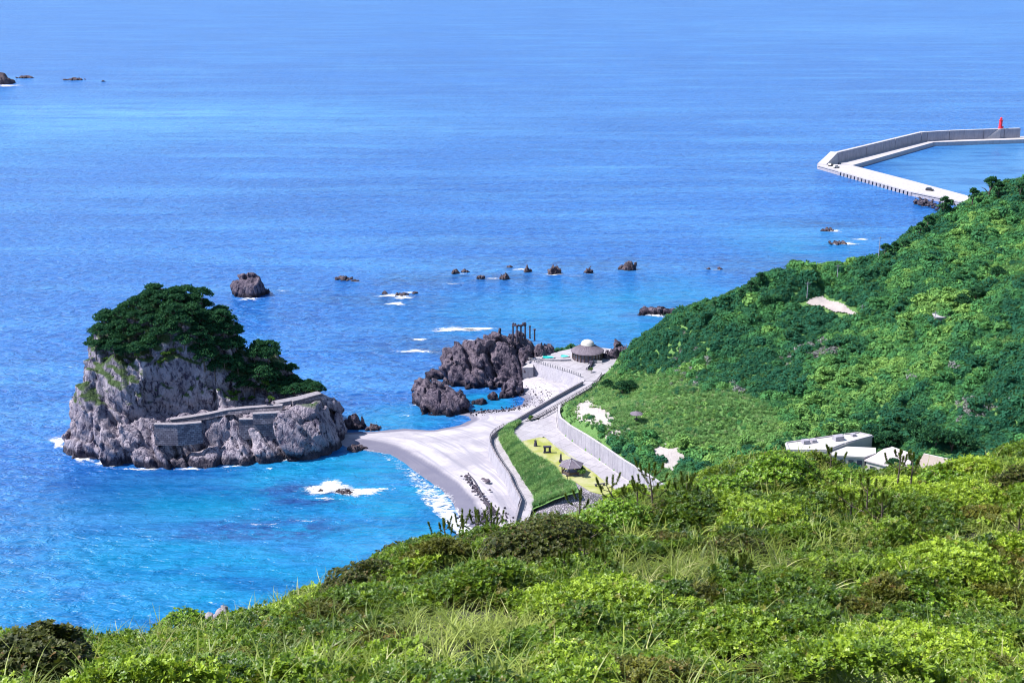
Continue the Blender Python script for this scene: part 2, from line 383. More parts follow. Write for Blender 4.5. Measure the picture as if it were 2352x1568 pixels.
# ---- sea: one sheet to the horizon
def lines(lo, hi, step, far_lo, far_hi, g=1.25):
    a = list(np.arange(lo, hi, step)); s = step; x = lo
    left = []
    while x > far_lo: s = min(s * g, 600); x -= s; left.append(x)
    s = step; x = a[-1]; right = []
    while x < far_hi: s = min(s * g, 600); x += s; right.append(x)
    return np.array(left[::-1] + a + right)
xs = lines(-170, 130, 1.6, -12000, 12000); ys = lines(190, 560, 1.8, -200, 30000)
X, Y = np.meshgrid(xs, ys); nx_, ny_ = len(xs), len(ys)
idx = np.arange(nx_ * ny_).reshape(ny_, nx_)
Fs = np.stack([idx[:-1, :-1], idx[:-1, 1:], idx[1:, 1:], idx[1:, :-1]], -1).reshape(-1, 4)
X = X.ravel(); Y = Y.ravel()
def splat(u, v, ru, rv, soft=0.5, wob=0.35, seed=0):
    """soft-edged patch of sea around a place"""
    c = P(u, v); a = P(u + ru, v); b = P(u, v - rv)
    d = np.hypot((X - c[0]) / (a[0] - c[0]), (Y - c[1]) / (b[1] - c[1])) + wob * noise2(X, Y, 16, 4, seed)
    return 1 - smooth(1 - soft, 1 + soft, d)
shal = np.zeros(len(X)); reef = np.zeros(len(X))
for s in ((820,1120,330,120,.6,.4,1,.75),(900,1060,170,50,.5,.3,2,1.0),(600,1290,560,170,.7,.3,3,.78),(960,1170,130,80,.5,.3,4,.95),(150,1430,380,200,.8,.3,12,.6),
          (930,960,120,28,.6,.3,5,.8),(1110,925,70,24,.4,.2,6,.85),(1390,720,330,60,.8,.4,7,.6),(1560,690,150,50,.8,.3,8,.55),(1280,770,180,40,.8,.3,9,.4),(1850,560,150,40,.8,.3,10,.5),
          (350,270,500,35,.8,.3,13,.28),(100,300,300,50,.8,.3,14,.25)):
    shal = np.maximum(shal, splat(*s[:7]) * s[7])
for s in ((700,1128,95,13,.5,.8,21,.9),(690,1150,70,7,.5,.8,22,.9),(590,1215,170,22,.5,.9,23,1.0),(700,1196,70,9,.5,.9,24,.8),(530,1236,110,8,.6,.8,25,.7),(1000,800,180,22,.7,1.1,26,.75),
          (1100,635,220,16,.7,1.1,27,.6),(1320,606,300,14,.7,1.1,28,.5),(1750,610,240,14,.7,1.1,29,.45),(1910,520,110,8,.6,1.0,30,.6),(1500,722,75,10,.5,.8,31,.5),(820,1005,60,14,.5,.9,32,.6),
          (900,690,130,14,.7,1.0,33,.5),(1130,555,250,10,.7,1.0,34,.35)):
    reef = np.maximum(reef, np.clip(splat(*s[:7]) * s[7] * 1.7, 0, 1))
harb = in_poly(X, Y, HARBOUR).astype(float)
lee = np.maximum(splat(370,1140,290,75,.6,.35,41), .25 * splat(120,1250,260,120,.8,.3,42))                 # deep clear water in the lee of the islet
pale = np.zeros(len(X))  # wind slicks: their paler sheen is painted into the far water colour
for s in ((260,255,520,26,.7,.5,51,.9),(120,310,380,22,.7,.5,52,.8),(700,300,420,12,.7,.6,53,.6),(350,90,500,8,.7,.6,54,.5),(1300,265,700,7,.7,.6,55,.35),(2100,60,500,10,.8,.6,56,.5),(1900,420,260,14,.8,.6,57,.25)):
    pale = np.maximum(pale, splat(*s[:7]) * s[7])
sea = mesh('sea', np.stack([X, Y, np.zeros_like(X)], 1), Fs, None, None, True)
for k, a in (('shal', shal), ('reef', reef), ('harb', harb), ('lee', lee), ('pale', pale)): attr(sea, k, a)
tag(sea, 'open blue sea turning turquoise over shallow sand', 'sea', kind='structure')
m, n, out = newmat('sea_water'); t = NT(n)
p0 = t.pos(); pa = t.pos((0.5, 1, 1), R(14)); pb = t.pos((0.35, 1, 1), R(-10)); pw = t.pos((0.10, 1, 1), R(4))
sh_, rf_, hb_, le_ = (t.attr(k) for k in ('shal', 'reef', 'harb', 'lee'))
big = t.noise(0.012, 4, 0.55, t.pos((0.35, 1, 1)))
col = t.mix(t.ramp(big, [(0.35, 0.0), (0.7, 1.0)]), (0.006, 0.058, 0.275), (0.013, 0.100, 0.38))
col = t.mix(le_, col, (0.0, 0.040, 0.175))
mott = t.noise(0.10, 5, 0.6, t.pos((0.6, 1, 1)), 0.5)
col = t.mix(t.math('MULTIPLY', sh_, t.ramp(mott, [(0.25, 0.55), (0.6, 1.0)])), col, (0.0, 0.265, 0.375))
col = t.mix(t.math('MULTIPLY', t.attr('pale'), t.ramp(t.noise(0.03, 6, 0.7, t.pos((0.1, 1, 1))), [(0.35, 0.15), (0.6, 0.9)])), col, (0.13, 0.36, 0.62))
rmask = t.math('MULTIPLY', rf_, t.ramp(t.noise(0.22, 6, 0.7, t.pos((0.5, 1, 1)), 0.8), [(0.40, 0.0), (0.54, 1.0)]))
col = t.mix(rmask, col, (0.022, 0.036, 0.10))
col = t.mix(t.math('MULTIPLY', hb_, 0.8), col, (0.085, 0.26, 0.46))
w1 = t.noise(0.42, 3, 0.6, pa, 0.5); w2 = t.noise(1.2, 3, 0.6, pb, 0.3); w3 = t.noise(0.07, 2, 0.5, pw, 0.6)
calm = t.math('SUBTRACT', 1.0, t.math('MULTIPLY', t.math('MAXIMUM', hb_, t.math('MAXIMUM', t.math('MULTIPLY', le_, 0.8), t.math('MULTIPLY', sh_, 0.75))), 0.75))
streak = t.noise(0.035, 6, 0.68, t.pos((0.16, 1, 1), R(3)), 0.3); sw = t.noise(0.11, 4, 0.65, t.pos((0.22, 1, 1), R(-3)), 0.4)
col = t.mix(t.ramp(sw, [(0.40, 0.5), (0.52, 0.0)]), col, (0.001, 0.038, 0.185))
col = t.mix(t.ramp(streak, [(0.50, 0.0), (0.66, 0.55)]), col, (0.07, 0.25, 0.52))
ht = t.math('MULTIPLY', t.math('ADD', t.math('MULTIPLY', w3, 1.1), t.math('ADD', t.math('MULTIPLY', w1, 1.0), t.math('MULTIPLY', w2, 0.33))), calm)
# light crests and dark troughs of the ripples painted into the water colour
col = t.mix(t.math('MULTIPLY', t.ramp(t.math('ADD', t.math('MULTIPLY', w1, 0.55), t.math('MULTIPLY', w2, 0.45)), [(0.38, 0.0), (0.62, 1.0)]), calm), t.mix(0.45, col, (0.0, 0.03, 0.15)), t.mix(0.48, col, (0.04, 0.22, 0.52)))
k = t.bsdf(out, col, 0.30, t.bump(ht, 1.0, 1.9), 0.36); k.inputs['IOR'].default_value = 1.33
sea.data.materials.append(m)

# ---- hillside east of the beach
class RBF:
    def __init__(s, C):
        C = np.asarray(C, float); s.c = C[:, :2]; n_ = len(C)
        d = np.hypot(s.c[:, None, 0] - s.c[None, :, 0], s.c[:, None, 1] - s.c[None, :, 1])
        A = np.zeros((n_ + 3, n_ + 3)); A[:n_, :n_] = d; A[:n_, n_] = 1; A[:n_, n_+1:] = s.c; A[n_, :n_] = 1; A[n_+1:, :n_] = s.c.T
        A[:n_, :n_] += np.eye(n_) * -0.4
        s.w = np.linalg.solve(A, np.r_[C[:, 2], 0, 0, 0])
    def __call__(s, x, y):
        x = np.asarray(x, float); y = np.asarray(y, float); r = s.w[-3] + s.w[-2] * x + s.w[-1] * y
        for (cx, cy), ww in zip(s.c, s.w[:-3]): r = r + ww * np.hypot(x - cx, y - cy)
        return r
RIDGE = [(1415,848,7),(1450,822,11),(1490,790,17),(1540,757,21),(1590,724,25),(1640,702,27),(1700,684,29),(1760,645,33),(1830,622,36),(1910,628,35),(2000,608,36),(2080,566,40),(2150,512,42),(2200,480,42),(2260,463,42),(2352,448,44),(2500,430,48),(2700,420,52)]
C = [P(*r) for r in RIDGE]
for r in RIDGE:
    a = P(*r); d = a.copy(); d[2] = 0; d /= np.linalg.norm(d)
    d = np.array([-0.45, 0.9, 0]) if r[0] > 1480 else np.array([0.2, 1.0, 0])
    C += [a + d * 16 + np.array([0, 0, -0.32 * r[2] - 3]), a + d * 45 + np.array([0, 0, -r[2] - 1.5]), a + d * 90 + np.array([0, 0, -r[2] - 5])]
for q in ((1450,880,9),(1500,860,12),(1600,800,19),(1700,740,25),(1800,690,29),(1900,690,29.5),(2000,690,31),(2100,640,37),(2200,580,40),(2352,560,43),
          (1500,930,11),(1600,890,14.5),(1700,830,19),(1800,790,22.5),(1900,790,24),(2000,790,26),(2150,740,31),(2352,700,38),
          (1420,930,8.5),(1450,970,10.5),(1600,970,12.5),(1700,930,14.5),(1800,890,18),(1950,880,20.5),(2100,860,24),(2352,830,32),
          (1500,1010,11.5),(1600,1040,11.5),(1700,1010,12.5),(1800,970,14.5),(1950,960,16.5),(2100,950,19),(2352,930,26),
          (1600,1090,11),(1700,1080,12),(1850,1040,14.5),(2000,1040,15.5),(2150,1040,17),(2352,1010,21),(2600,960,30),
          (1700,1200,12),(2000,1200,14),(2352,1200,18),(2700,1100,28),(1600,1200,10.5)):
    C.append(P(*q))
for i, (u, v) in enumerate(ROAD_R):                    # ground behind the retaining wall, and under the road
    a = P(u, v, zroad(v)); C.append(a + np.array([-2, -0.5, -0.6]))
    h = float(np.interp(v, [920, 940, 970, 1030, 1150, 1210], [0.4, 1.2, 3.0, 4.0, 4.0, 4.0]))
    if v > 930: C.append(a + np.array([1.6 + 0.25 * h, 1.0, h + 0.2]))
for a in prom_in[::2]: C.append(a + np.array([0.5, 0, -0.8]))
for a in prom_out[:14:2]: C.append(a + np.array([2.0, 0, -1.0]))
for a in prom_out[14::2]: C.append(a + np.array([1.0, 0, -1.2]))
for u, v in ((1420,806),(1350,800),(1290,806)): C.append(P(u, v, 4.2))
for u, v in ((1300,770),(1380,775),(1470,770)): C.append(P(u, v, -3))
for u, v in ((1150,850),(1100,900),(1040,1000),(1050,1100),(1100,1200)): C.append(P(u, v, -4))
hill_f = RBF(C)
def hill(x, y):
    z = hill_f(x, y); k = smooth(7, 14, z)
    return z + k * (noise2(x * .8 + y * .6, (y * .8 - x * .6) * 2.2, 48, 4, 5, True) * 3.2 + noise2(x, y, 26, 4, 8) * 1.6 + noise2(x, y, 9, 3, 6, True) * 0.8) + 0.1 * noise2(x, y, 3, 2, 7)
def hit(u, v, lift=0.0):
    d = ray(u, v); ts = np.linspace(200, 900, 2801); p_ = np.array([0, 0, HC]) + ts[:, None] * d
    below = p_[:, 2] < hill(p_[:, 0], p_[:, 1]) + lift
    k = int(np.argmax(below)); return p_[k] if below.any() else P(u, v, 0)
gx = np.arange(-6, 330, 1.5); gy = np.arange(205, 620, 1.5)
X, Y = np.meshgrid(gx, gy); Z = hill(X.ravel(), Y.ravel()).reshape(X.shape)
pr = Q(np.stack([X, Y, Z], -1))
FLATS = [prom_out + prom_in[::-1], road_l + road_r[::-1]]
flat = np.zeros(X.shape, bool)
PARK = [(1195,1014),(1238.6,1004),(1253.8,1005),(1283,1026.9),(1320.6,1052.7),(1355.8,1079.6),(1391,1103),(1425,1135),(1402.6,1140),(1355.8,1128),(1320.6,1106),(1297,1100.7),(1279.6,1073.8),(1267.9,1064),(1238.6,1050),(1221,1041),(1203,1024.5)]
park = [P(u, v, zroad(v) + 0.03) for u, v in PARK]
west = in_poly(X, Y, [a[:2] for a in prom_out] + [(60, 250), (120, 250), (120, 420), (40, 420)])
keep = (Z > -1.0) & ((X > 40) | west)
idx = np.arange(X.size).reshape(X.shape)
fk = keep[:-1, :-1] & keep[1:, :-1] & keep[:-1, 1:] & keep[1:, 1:]
# keep the natural ground below the built terraces
inb = in_poly(X, Y, [a[:2] for a in prom_out] + [a[:2] for a in road_r[::-1]])
inb |= seg_dist(X, Y, [a[:2] for a in road_r[3:]]) < 1.0
under_f = RBF([a - np.array([0, 0, .9]) for a in prom_out + prom_in] + [a - np.array([0, 0, .9]) for a in road_l[1:] + road_r[1:]])
Z2 = np.where(inb, np.minimum(Z, under_f(X, Y)), Z)
plz_p = [P(u, v, 5.57)[:2] for u, v in ((1204.8,827.4),(1222,822),(1260,812),(1310,801),(1370,797),(1425,803),(1440,822),(1412,846),(1381.5,861.4),(1374,874.5),(1343.5,874.5),(1333,866.7),(1312.1,858.8),(1284,850),(1254.5,841.8),(1228,833))]
Z2 = np.where(in_poly(X, Y, plz_p) & (seg_dist(X, Y, plz_p, True) > .3), np.minimum(Z2, 4.9), Z2)
SCARS = [[(1322.6,921.6),(1359,911),(1367,927),(1382.8,932),(1401,945),(1409,966),(1396,982),(1393,989.7),(1375,982),(1354,966),(1327.8,963.5),(1317,945)],
         [(1382.8,995),(1448,982),(1453,988),(1424.7,1001),(1398.5,1007)],
         [(1476.5,1028.7),(1508,1015.6),(1549.8,1023),(1578.6,1047),(1581,1075.8),(1555,1091.5),(1542,1081),(1515.8,1065),(1500,1049.6)]]
sand = np.zeros(X.shape)
for s in SCARS:
    d = seg_dist(pr[0], pr[1], s, True); ins = in_poly(pr[0], pr[1], s)
    sand = np.maximum(sand, np.clip(0.5 + np.where(ins, d, -d) / 14, 0, 1))
Fh = np.stack([idx[:-1, :-1], idx[:-1, 1:], idx[1:, 1:], idx[1:, :-1]], -1)[fk]
hil = mesh('hillside', np.stack([X, Y, Z2], -1).reshape(-1, 3), Fh, None, None, True)
attr(hil, 'sand', sand.ravel()); tag(hil, kind='structure')
m, n, out = newmat('hill_ground'); t = NT(n); p = t.pos()
g = t.noise(0.5, 6, 0.65, p); col = t.mix(g, (0.024, 0.085, 0.022), (0.085, 0.18, 0.045))
col = t.mix(t.ramp(t.noise(2.2, 6, 0.75, p), [(0.38, 0.0), (0.66, 0.75)]), col, (0.14, 0.24, 0.07))
s_ = t.math('ADD', t.attr('sand'), t.math('MULTIPLY', t.math('SUBTRACT', t.noise(0.45, 6, 0.7, t.pos((1, 1, 1))), 0.5), 1.3))
col = t.mix(t.ramp(s_, [(0.42, 0.0), (0.5, 1.0)]), col, t.mix(t.noise(1.2, 5, 0.6, p), (0.30, 0.26, 0.25), (0.44, 0.40, 0.39)))
t.bsdf(out, col, 0.9, t.bump(t.noise(1.5, 5, 0.65, p), 0.7, 0.4)); hil.data.materials.append(m)

# ---- beach
gx = np.arange(-62, 34, 0.7); gy = np.arange(262, 392, 0.7)
X, Y = np.meshgrid(gx, gy)
bpoly = [a[:2] for a in shore_n] + [P(1175, 868, 0)[:2], P(1195, 830, 0)[:2]] + [(a[0] + 1.2, a[1]) for a in prom_out] + [a[:2] for a in shore_s]
ins = in_poly(X, Y, bpoly)
dn = seg_dist(X, Y, shore_n); ds = seg_dist(X, Y, shore_s); d = np.minimum(dn, ds) * np.where(ins, 1, -1)
d = d + 0.9 * noise2(X.ravel(), Y.ravel(), 7, 3, 50).reshape(X.shape)
Z = np.where(d > 0, 2.1 * (1 - np.exp(-d * 0.075)), d * 0.16) + 0.05 * noise2(X.ravel(), Y.ravel(), 5, 3, 51).reshape(X.shape) * smooth(0, 2, d)
ridge = np.exp(-((ds - 9.5) / 1.6) ** 2) * 0.35 * (d > 0) * smooth(-40, -28, X); Z = Z + ridge
east = seg_dist(X, Y, prom_out[:9])
Z = Z + 1.2 * smooth(16, 2, east) * (X > -6) * (Y > 335)
keep = (Z > -1.2)
idx = np.arange(X.size).reshape(X.shape)
fk = keep[:-1, :-1] & keep[1:, :-1] & keep[:-1, 1:] & keep[1:, 1:]
bw_ = ins | (d > -8)
fk &= bw_[:-1, :-1] & bw_[1:, 1:]
bch = mesh('beach', np.stack([X, Y, Z], -1).reshape(-1, 3), np.stack([idx[:-1, :-1], idx[:-1, 1:], idx[1:, 1:], idx[1:, :-1]], -1)[fk], None, None, True)
attr(bch, 'sd', np.minimum(ds, dn + 30).ravel())
wet = smooth(6.2, 4.6, ds + 1.0 * noise2(X.ravel(), Y.ravel(), 9, 3, 52).reshape(X.shape)) * smooth(-46, -40, X) + 0.9 * smooth(2.6, 1.6, dn)
peb = smooth(-4, 4, X + 0.35 * (Y - 345) - 6) * smooth(330, 342, Y) + smooth(300, 286, Y) * smooth(-14, -6, X)
attr(bch, 'wet', np.clip(wet, 0, 1).ravel()); attr(bch, 'peb', np.clip(peb, 0, 1).ravel()); tag(bch, kind='structure')
m, n, out = newmat('beach_sand'); t = NT(n); p = t.pos()
col = t.mix(t.ramp(t.noise(0.12, 5, 0.6, t.pos((0.6, 1, 1), R(25)), 0.8), [(0.38, 0.0), (0.62, 1.0)]), (0.27, 0.25, 0.285), (0.42, 0.39, 0.41))
col = t.mix(t.ramp(t.noise(1.5, 6, 0.7, p), [(0.45, 0.0), (0.8, 0.5)]), col, (0.27, 0.25, 0.28))
sx = t.node('ShaderNodeSeparateXYZ'); t.link(p, sx.inputs[0]); cx = t.node('ShaderNodeCombineXYZ'); t.link(t.math('MULTIPLY', t.attr('sd'), 0.55), cx.inputs[0]); t.link(t.math('MULTIPLY', sx.outputs[0], 0.05), cx.inputs[1]); t.link(t.math('MULTIPLY', sx.outputs[1], 0.03), cx.inputs[2])
col = t.mix(t.ramp(t.noise(1.0, 5, 0.62, cx.outputs[0], 0.6), [(0.47, 0.0), (0.62, 0.75)]), col, (0.215, 0.205, 0.25))
vo = t.node('ShaderNodeTexVoronoi'); vo.inputs['Scale'].default_value = 1.3; t.link(p, vo.inputs['Vector'])
pm = t.math('MULTIPLY', t.attr('peb'), t.math('MULTIPLY', t.ramp(vo.outputs['Distance'], [(0.18, 1.0), (0.32, 0.0)]), t.ramp(t.noise(0.35, 4, 0.6, p), [(0.42, 0.0), (0.55, 1.0)])))
col = t.mix(t.math('MULTIPLY', pm, 0.75), col, (0.13, 0.115, 0.14))
col = t.mix(t.math('MULTIPLY', t.attr('wet'), 0.85), col, (0.085, 0.083, 0.13))
t.bsdf(out, col, 0.8, t.bump(t.noise(1.2, 5, 0.6, p), 0.3, 0.15)); bch.data.materials.append(m)

# ---- paved ways
def strip(name, L, Rr, mat, z=0.0, n_=60):
    def res(a):
        a = np.array(a); s = np.r_[0, np.cumsum(np.linalg.norm(np.diff(a, axis=0), axis=1))]; q = np.linspace(0, s[-1], n_)
        return np.stack([np.interp(q, s, a[:, k]) for k in range(3)], 1)
    a, b = res(L), res(Rr); V = np.concatenate([a, b, a - [0, 0, 0.5], b - [0, 0, 0.5]]) + [0, 0, z]; F = []
    for i in range(n_ - 1):
        F += [(i, i + 1, n_ + i + 1, n_ + i), (i + 1, i, 2 * n_ + i, 2 * n_ + i + 1), (n_ + i, n_ + i + 1, 3 * n_ + i + 1, 3 * n_ + i)]
    return mesh(name, V, F, mat)
pr1 = strip('promenade_road', prom_out[6:], prom_in, M['paving'], 0.0, 70); tag(pr1, kind='structure')
rd1 = strip('park_road', road_l[1:], road_r[1:], M['paving'], 0.01, 60); tag(rd1, kind='structure')
PLAZA = [(1204.8,827.4),(1222,822),(1260,812),(1310,801),(1370,797),(1425,803),(1440,822),(1412,846),(1381.5,861.4),(1374,874.5),(1343.5,874.5),(1333,866.7),(1312.1,858.8),(1284,850),(1254.5,841.8),(1228,833)]
plz = MB().prism([P(u, v, 5.57) for u, v in PLAZA], 3.5, 5.57).build('bath_plaza', M['paving']); tag(plz, kind='structure')
TURN = [(1237,963),(1202,969),(1184,982),(1178.6,995),(1186.5,1008),(1197,1014),(1241.5,1005.4),(1250,1001.5),(1237.5,980)]
trn = MB().prism([P(u, v, zroad(v)) for u, v in TURN], 3.2, [zroad(v) + 0.015 for u, v in TURN]).build('turning_circle', M['paving']); tag(trn, kind='structure')
# park lawn
lawn = MB().prism(park, 5.0, [p_[2] + 0.05 for p_ in park]).build('park_lawn', None); tag(lawn, kind='structure')
m, n, out = newmat('dry_lawn'); t = NT(n); p = t.pos()
col = t.mix(t.ramp(t.noise(0.22, 5, 0.6, p, 0.5), [(0.42, 0.0), (0.6, 1.0)]), (0.23, 0.25, 0.05), (0.33, 0.32, 0.17))
col = t.mix(t.ramp(t.noise(2.5, 5, 0.7, p), [(0.4, 0.0), (0.8, 0.5)]), col, (0.22, 0.24, 0.04))
t.bsdf(out, col, 0.9, t.bump(t.noise(5, 4, 0.6, p), 0.5, 0.1)); lawn.data.materials.append(m)
# grass bank between the promenade and the park
BANK_LO = [(1162,984),(1150.5,998),(1148.5,1013),(1164,1041),(1185,1075),(1208.5,1114),(1229,1143),(1223,1170)]
BANK_HI = [(1200,969),(1183.5,982),(1178,995),(1188,1009),(1203,1024.5),(1221,1041),(1238.6,1050),(1267.9,1064),(1279.6,1073.8),(1297,1100.7),(1320.6,1106),(1330,1130)]
def resample(a, n_):
    a = np.array(a, float); s = np.r_[0, np.cumsum(np.linalg.norm(np.diff(a, axis=0), axis=1))]; q = np.linspace(0, s[-1], n_)
    return np.stack([np.interp(q, s, a[:, k]) for k in range(a.shape[1])], 1)
lo = resample([P(u, v, zprom(v) + 0.5) for u, v in BANK_LO], 60); hi = resample([P(u, v, zroad(v) + 0.06) for u, v in BANK_HI], 60)
V = []
for j in range(14):
    s = j / 13; V.append(lo * (1 - s) + hi * s + np.stack([np.zeros(60), np.zeros(60), 0.35 * math.sin(s * math.pi) + 0.25 * noise2(lo[:, 0] * 1 + s * 9, lo[:, 1] + s * 7, 2.2, 3, 9) * math.sin(s * math.pi)], 1))
bank_v = np.concatenate(V); F = [(j * 60 + i, j * 60 + i + 1, (j + 1) * 60 + i + 1, (j + 1) * 60 + i) for j in range(13) for i in range(59)]
bank = mesh('grass_bank', bank_v, np.array(F)[:, ::-1], hil.data.materials[0], None, True); attr(bank, 'sand', np.zeros(len(bank_v))); tag(bank, kind='structure')
# dirt road up on the hill
DIRT = [(1844,695),(1890,678),(1903,688),(1945.5,703),(1980,720),(1992,729),(1967,726),(1937,719),(1907,714),(1890,704),(1873,706)]
dirt = [hit(u, v, 0.4) for u, v in DIRT]
def drape(name, poly, mat, lift=0.12, step=1.0):
    xs_ = [p_[0] for p_ in poly]; ys_ = [p_[1] for p_ in poly]
    A, B = np.meshgrid(np.arange(min(xs_), max(xs_) + step, step), np.arange(min(ys_), max(ys_) + step, step))
    k = in_poly(A, B, poly); Zz = hill(A.ravel(), B.ravel()).reshape(A.shape) + lift; ii = np.arange(A.size).reshape(A.shape)
    fk_ = k[:-1, :-1] & k[1:, 1:] & k[1:, :-1] & k[:-1, 1:]
    return mesh(name, np.stack([A, B, Zz], -1).reshape(-1, 3), np.stack([ii[:-1, :-1], ii[:-1, 1:], ii[1:, 1:], ii[1:, :-1]], -1)[fk_], mat, None, True)
M['dirt'] = rough_mat('dirt_track', (0.30, 0.26, 0.25), (0.38, 0.335, 0.32), 0.4, 3.0, 0.3)
drt = drape('hill_road', dirt, M['dirt'], 0.45, 0.5); tag(drt, kind='structure')

# ================================================================== ROCKS
def rock(name, blobs, mat, vox, amp=1.0, cell=5.0, k=2.0, seed=0, label=None, cat='rock', group=None, zmin=-1.5, cuts=(), smooth_=False, strata=0.0):
    """blobs: (x, y, height, rx, ry, power, rz) standing on the sea floor, welded together and broken up by cracks and ridges"""
    b = np.array([[q[0], q[1], q[2], q[3], q[4]] for q in blobs]); pad = amp * 1.6 + 2 * vox
    lo = np.array([(b[:, 0] - b[:, 3]).min() - pad, (b[:, 1] - b[:, 4]).min() - pad, zmin - vox]); hi = np.array([(b[:, 0] + b[:, 3]).max() + pad, (b[:, 1] + b[:, 4]).max() + pad, b[:, 2].max() + pad])
    ax = [np.arange(lo[i], hi[i] + vox, vox) for i in range(3)]; Xg, Yg, Zg = np.meshgrid(*ax, indexing='ij')
    D = np.full(Xg.shape, 50.0)
    for q in blobs:
        x, y, h, rx, ry, pw = q[:6]; rz = q[6] if len(q) > 6 else 0.0
        ca, sa = math.cos(rz), math.sin(rz); dx, dy = Xg - x, Yg - y
        lx = np.abs(dx * ca + dy * sa) / rx; ly = np.abs(-dx * sa + dy * ca) / ry; zz = np.clip(Zg, 0, None) / h
        e = (lx ** pw + ly ** pw + zz ** pw) ** (1 / pw)
        d = (e - 1) * min(rx, ry, h)
        t_ = np.clip(0.5 + 0.5 * (D - d) / k, 0, 1); D = D * (1 - t_) + d * t_ - k * t_ * (1 - t_)
    for f in cuts: D = f(Xg, Yg, Zg, D)
    nb = np.abs(D) < amp * 1.7 + 2 * vox; x, y, z = Xg[nb], Yg[nb], Zg[nb]
    wx = x + 0.25 * cell * fbm(x, y, z, cell, 2, seed + 40); wy = y + 0.25 * cell * fbm(x, y, z, cell, 2, seed + 41); zs = z * 0.6 + 0.35 * x
    v1, f1, f2 = facet(wx, wy, zs, cell * 1.1, seed); v2, g1, g2 = facet(wx, wy, zs, cell * 0.45, seed + 9)
    gul = vnoise(x / (cell * 1.4) + z * .05, y / (cell * 1.4), z / (cell * 4), seed + 33)
    dsp = 1.25 * v1 + 0.3 * v2 - 0.5 * np.exp(-((f2 - f1) / 0.07) ** 2) - 0.18 * np.exp(-((g2 - g1) / 0.10) ** 2) - 1.0 * np.exp(-(gul / .13) ** 2) + strata * (np.abs(((x * .55 + y * .2 + z * .8 + 1.2 * fbm(x, y, z, cell, 2, seed + 50)) / (cell * .42)) % 1 - .5) * 2 - .5) + 0.4 * fbm(x, y, z * 0.6, cell * 0.6, 4, seed + 20, True) + .3
    D[nb] -= amp * (dsp - 0.2)
    V, F = surface_nets(D, lo, vox)
    V = V + (vox * 0.16) * (rng.random(V.shape) - 0.5)
    o = mesh(name, V, F, mat, None, smooth_)
    if label: tag(o, label, cat, group)
    return o, V
def blob(u, v, vtop, rx, ry, pw=2.4, rz=0.0, xo=0, yo=0):
    p_ = P(u, v, 0); s = Q(p_)[2] * math.cos(PIT) * 0.985
    return (p_[0] + xo, p_[1] + yo, max(0.8, (v - vtop) / s), rx, ry, pw, rz)

# ---- the tall islet with the pine wood on top
def shelf(Xg, Yg, Zg, D):
    # level ledge that the path runs along, on the camera side
    d = np.maximum(np.maximum(-97.0 - Xg, Yg - (326.0 + (Xg + 97) * 0.10)), 10.3 + 0.02 * (Xg + 90) - Zg)
    return np.maximum(D, -d * 0.9)
isl_blobs = [blob(392, 985, 722, 22.5, 17, 2.2), blob(310, 1000, 790, 15.0, 14, 2.5), blob(254, 1010, 858, 7.5, 10, 2.8),
             blob(478, 985, 745, 9.5, 13, 2.6), blob(515, 985, 800, 6, 11, 2.4), blob(610, 975, 822, 8, 10, 2.2), blob(672, 975, 880, 8.5, 9, 2.4),
             blob(560, 1015, 920, 24, 12, 4.0), blob(700, 1005, 920, 9, 10, 3.2), blob(735, 1010, 955, 6.0, 8, 2.6),
             blob(400, 1035, 960, 7, 7, 3.0), blob(300, 1050, 975, 8, 6, 2.6), blob(215, 1030, 935, 6, 7, 2.4),
             blob(370, 1062, 1030, 5.0, 3.4, 2.4), blob(440, 1060, 1040, 6, 3.5, 2.4), blob(520, 1055, 1022, 6, 4, 2.4), blob(590, 1050, 1020, 6, 4, 2.4), blob(650, 1043, 1005, 6, 4, 2.6)]
islet, islet_v = rock('rocky_islet', isl_blobs, M['rock'], 0.5, 1.6, 7.5, 2.5, 3, 'tall grey rock islet crowned with dark trees at the end of the beach', 'islet', cuts=(shelf,), strata=.25)
_iz = {}
for q in islet_v[::1]:
    kx = (int(q[0] // 1), int(q[1] // 1)); _iz[kx] = max(_iz.get(kx, -9), q[2])
def islet_z(x, y): return _iz.get((int(x // 1), int(y // 1)), 0.0)

# ---- the dark outcrop that carries the columns
Z2 = lambda X_, Y_: (888.1 + X_ * 0.26175, 704.4 + Y_ * 0.26175)
def zb(X_, Y_, Yt, rx, ry, pw=2.4, rz=0.0):
    u, v = Z2(X_, Y_); return blob(u, v, Z2(0, Yt)[1], rx, ry, pw, rz)
out_blobs = [zb(640,620,330,5.6,6.5,2.5), zb(620,660,480,4.8,4.0,2.4), zb(840,620,310,5.5,9,2.6,0.3), zb(960,600,262,6,9,2.5,0.3), zb(1120,540,250,5.5,7.5,2.8), zb(1240,500,300,4.5,6,2.6), (P(1192, 769, 13.4)[0], P(1192, 769, 13.4)[1] + .6, 12.9, 3.6, 3.4, 5.0), zb(1100,640,420,4.6,5,2.6,-0.3),
             zb(1170,560,380,3.0,5,3.0), zb(1350,440,335,3.6,4,2.3), zb(1430,420,375,2.6,3,2.3), zb(800,680,520,4.5,4,2.4,0.5), zb(960,690,600,4.5,3,2.4,0.4), zb(480,610,560,3.5,4,2.2)]
outc, outc_v = rock('rock_outcrop', out_blobs, M['rock_dark'], 0.36, 1.05, 5.2, 1.0, 12, 'dark craggy rock outcrop carrying the stone columns beside the cove', 'rock', strata=.4)
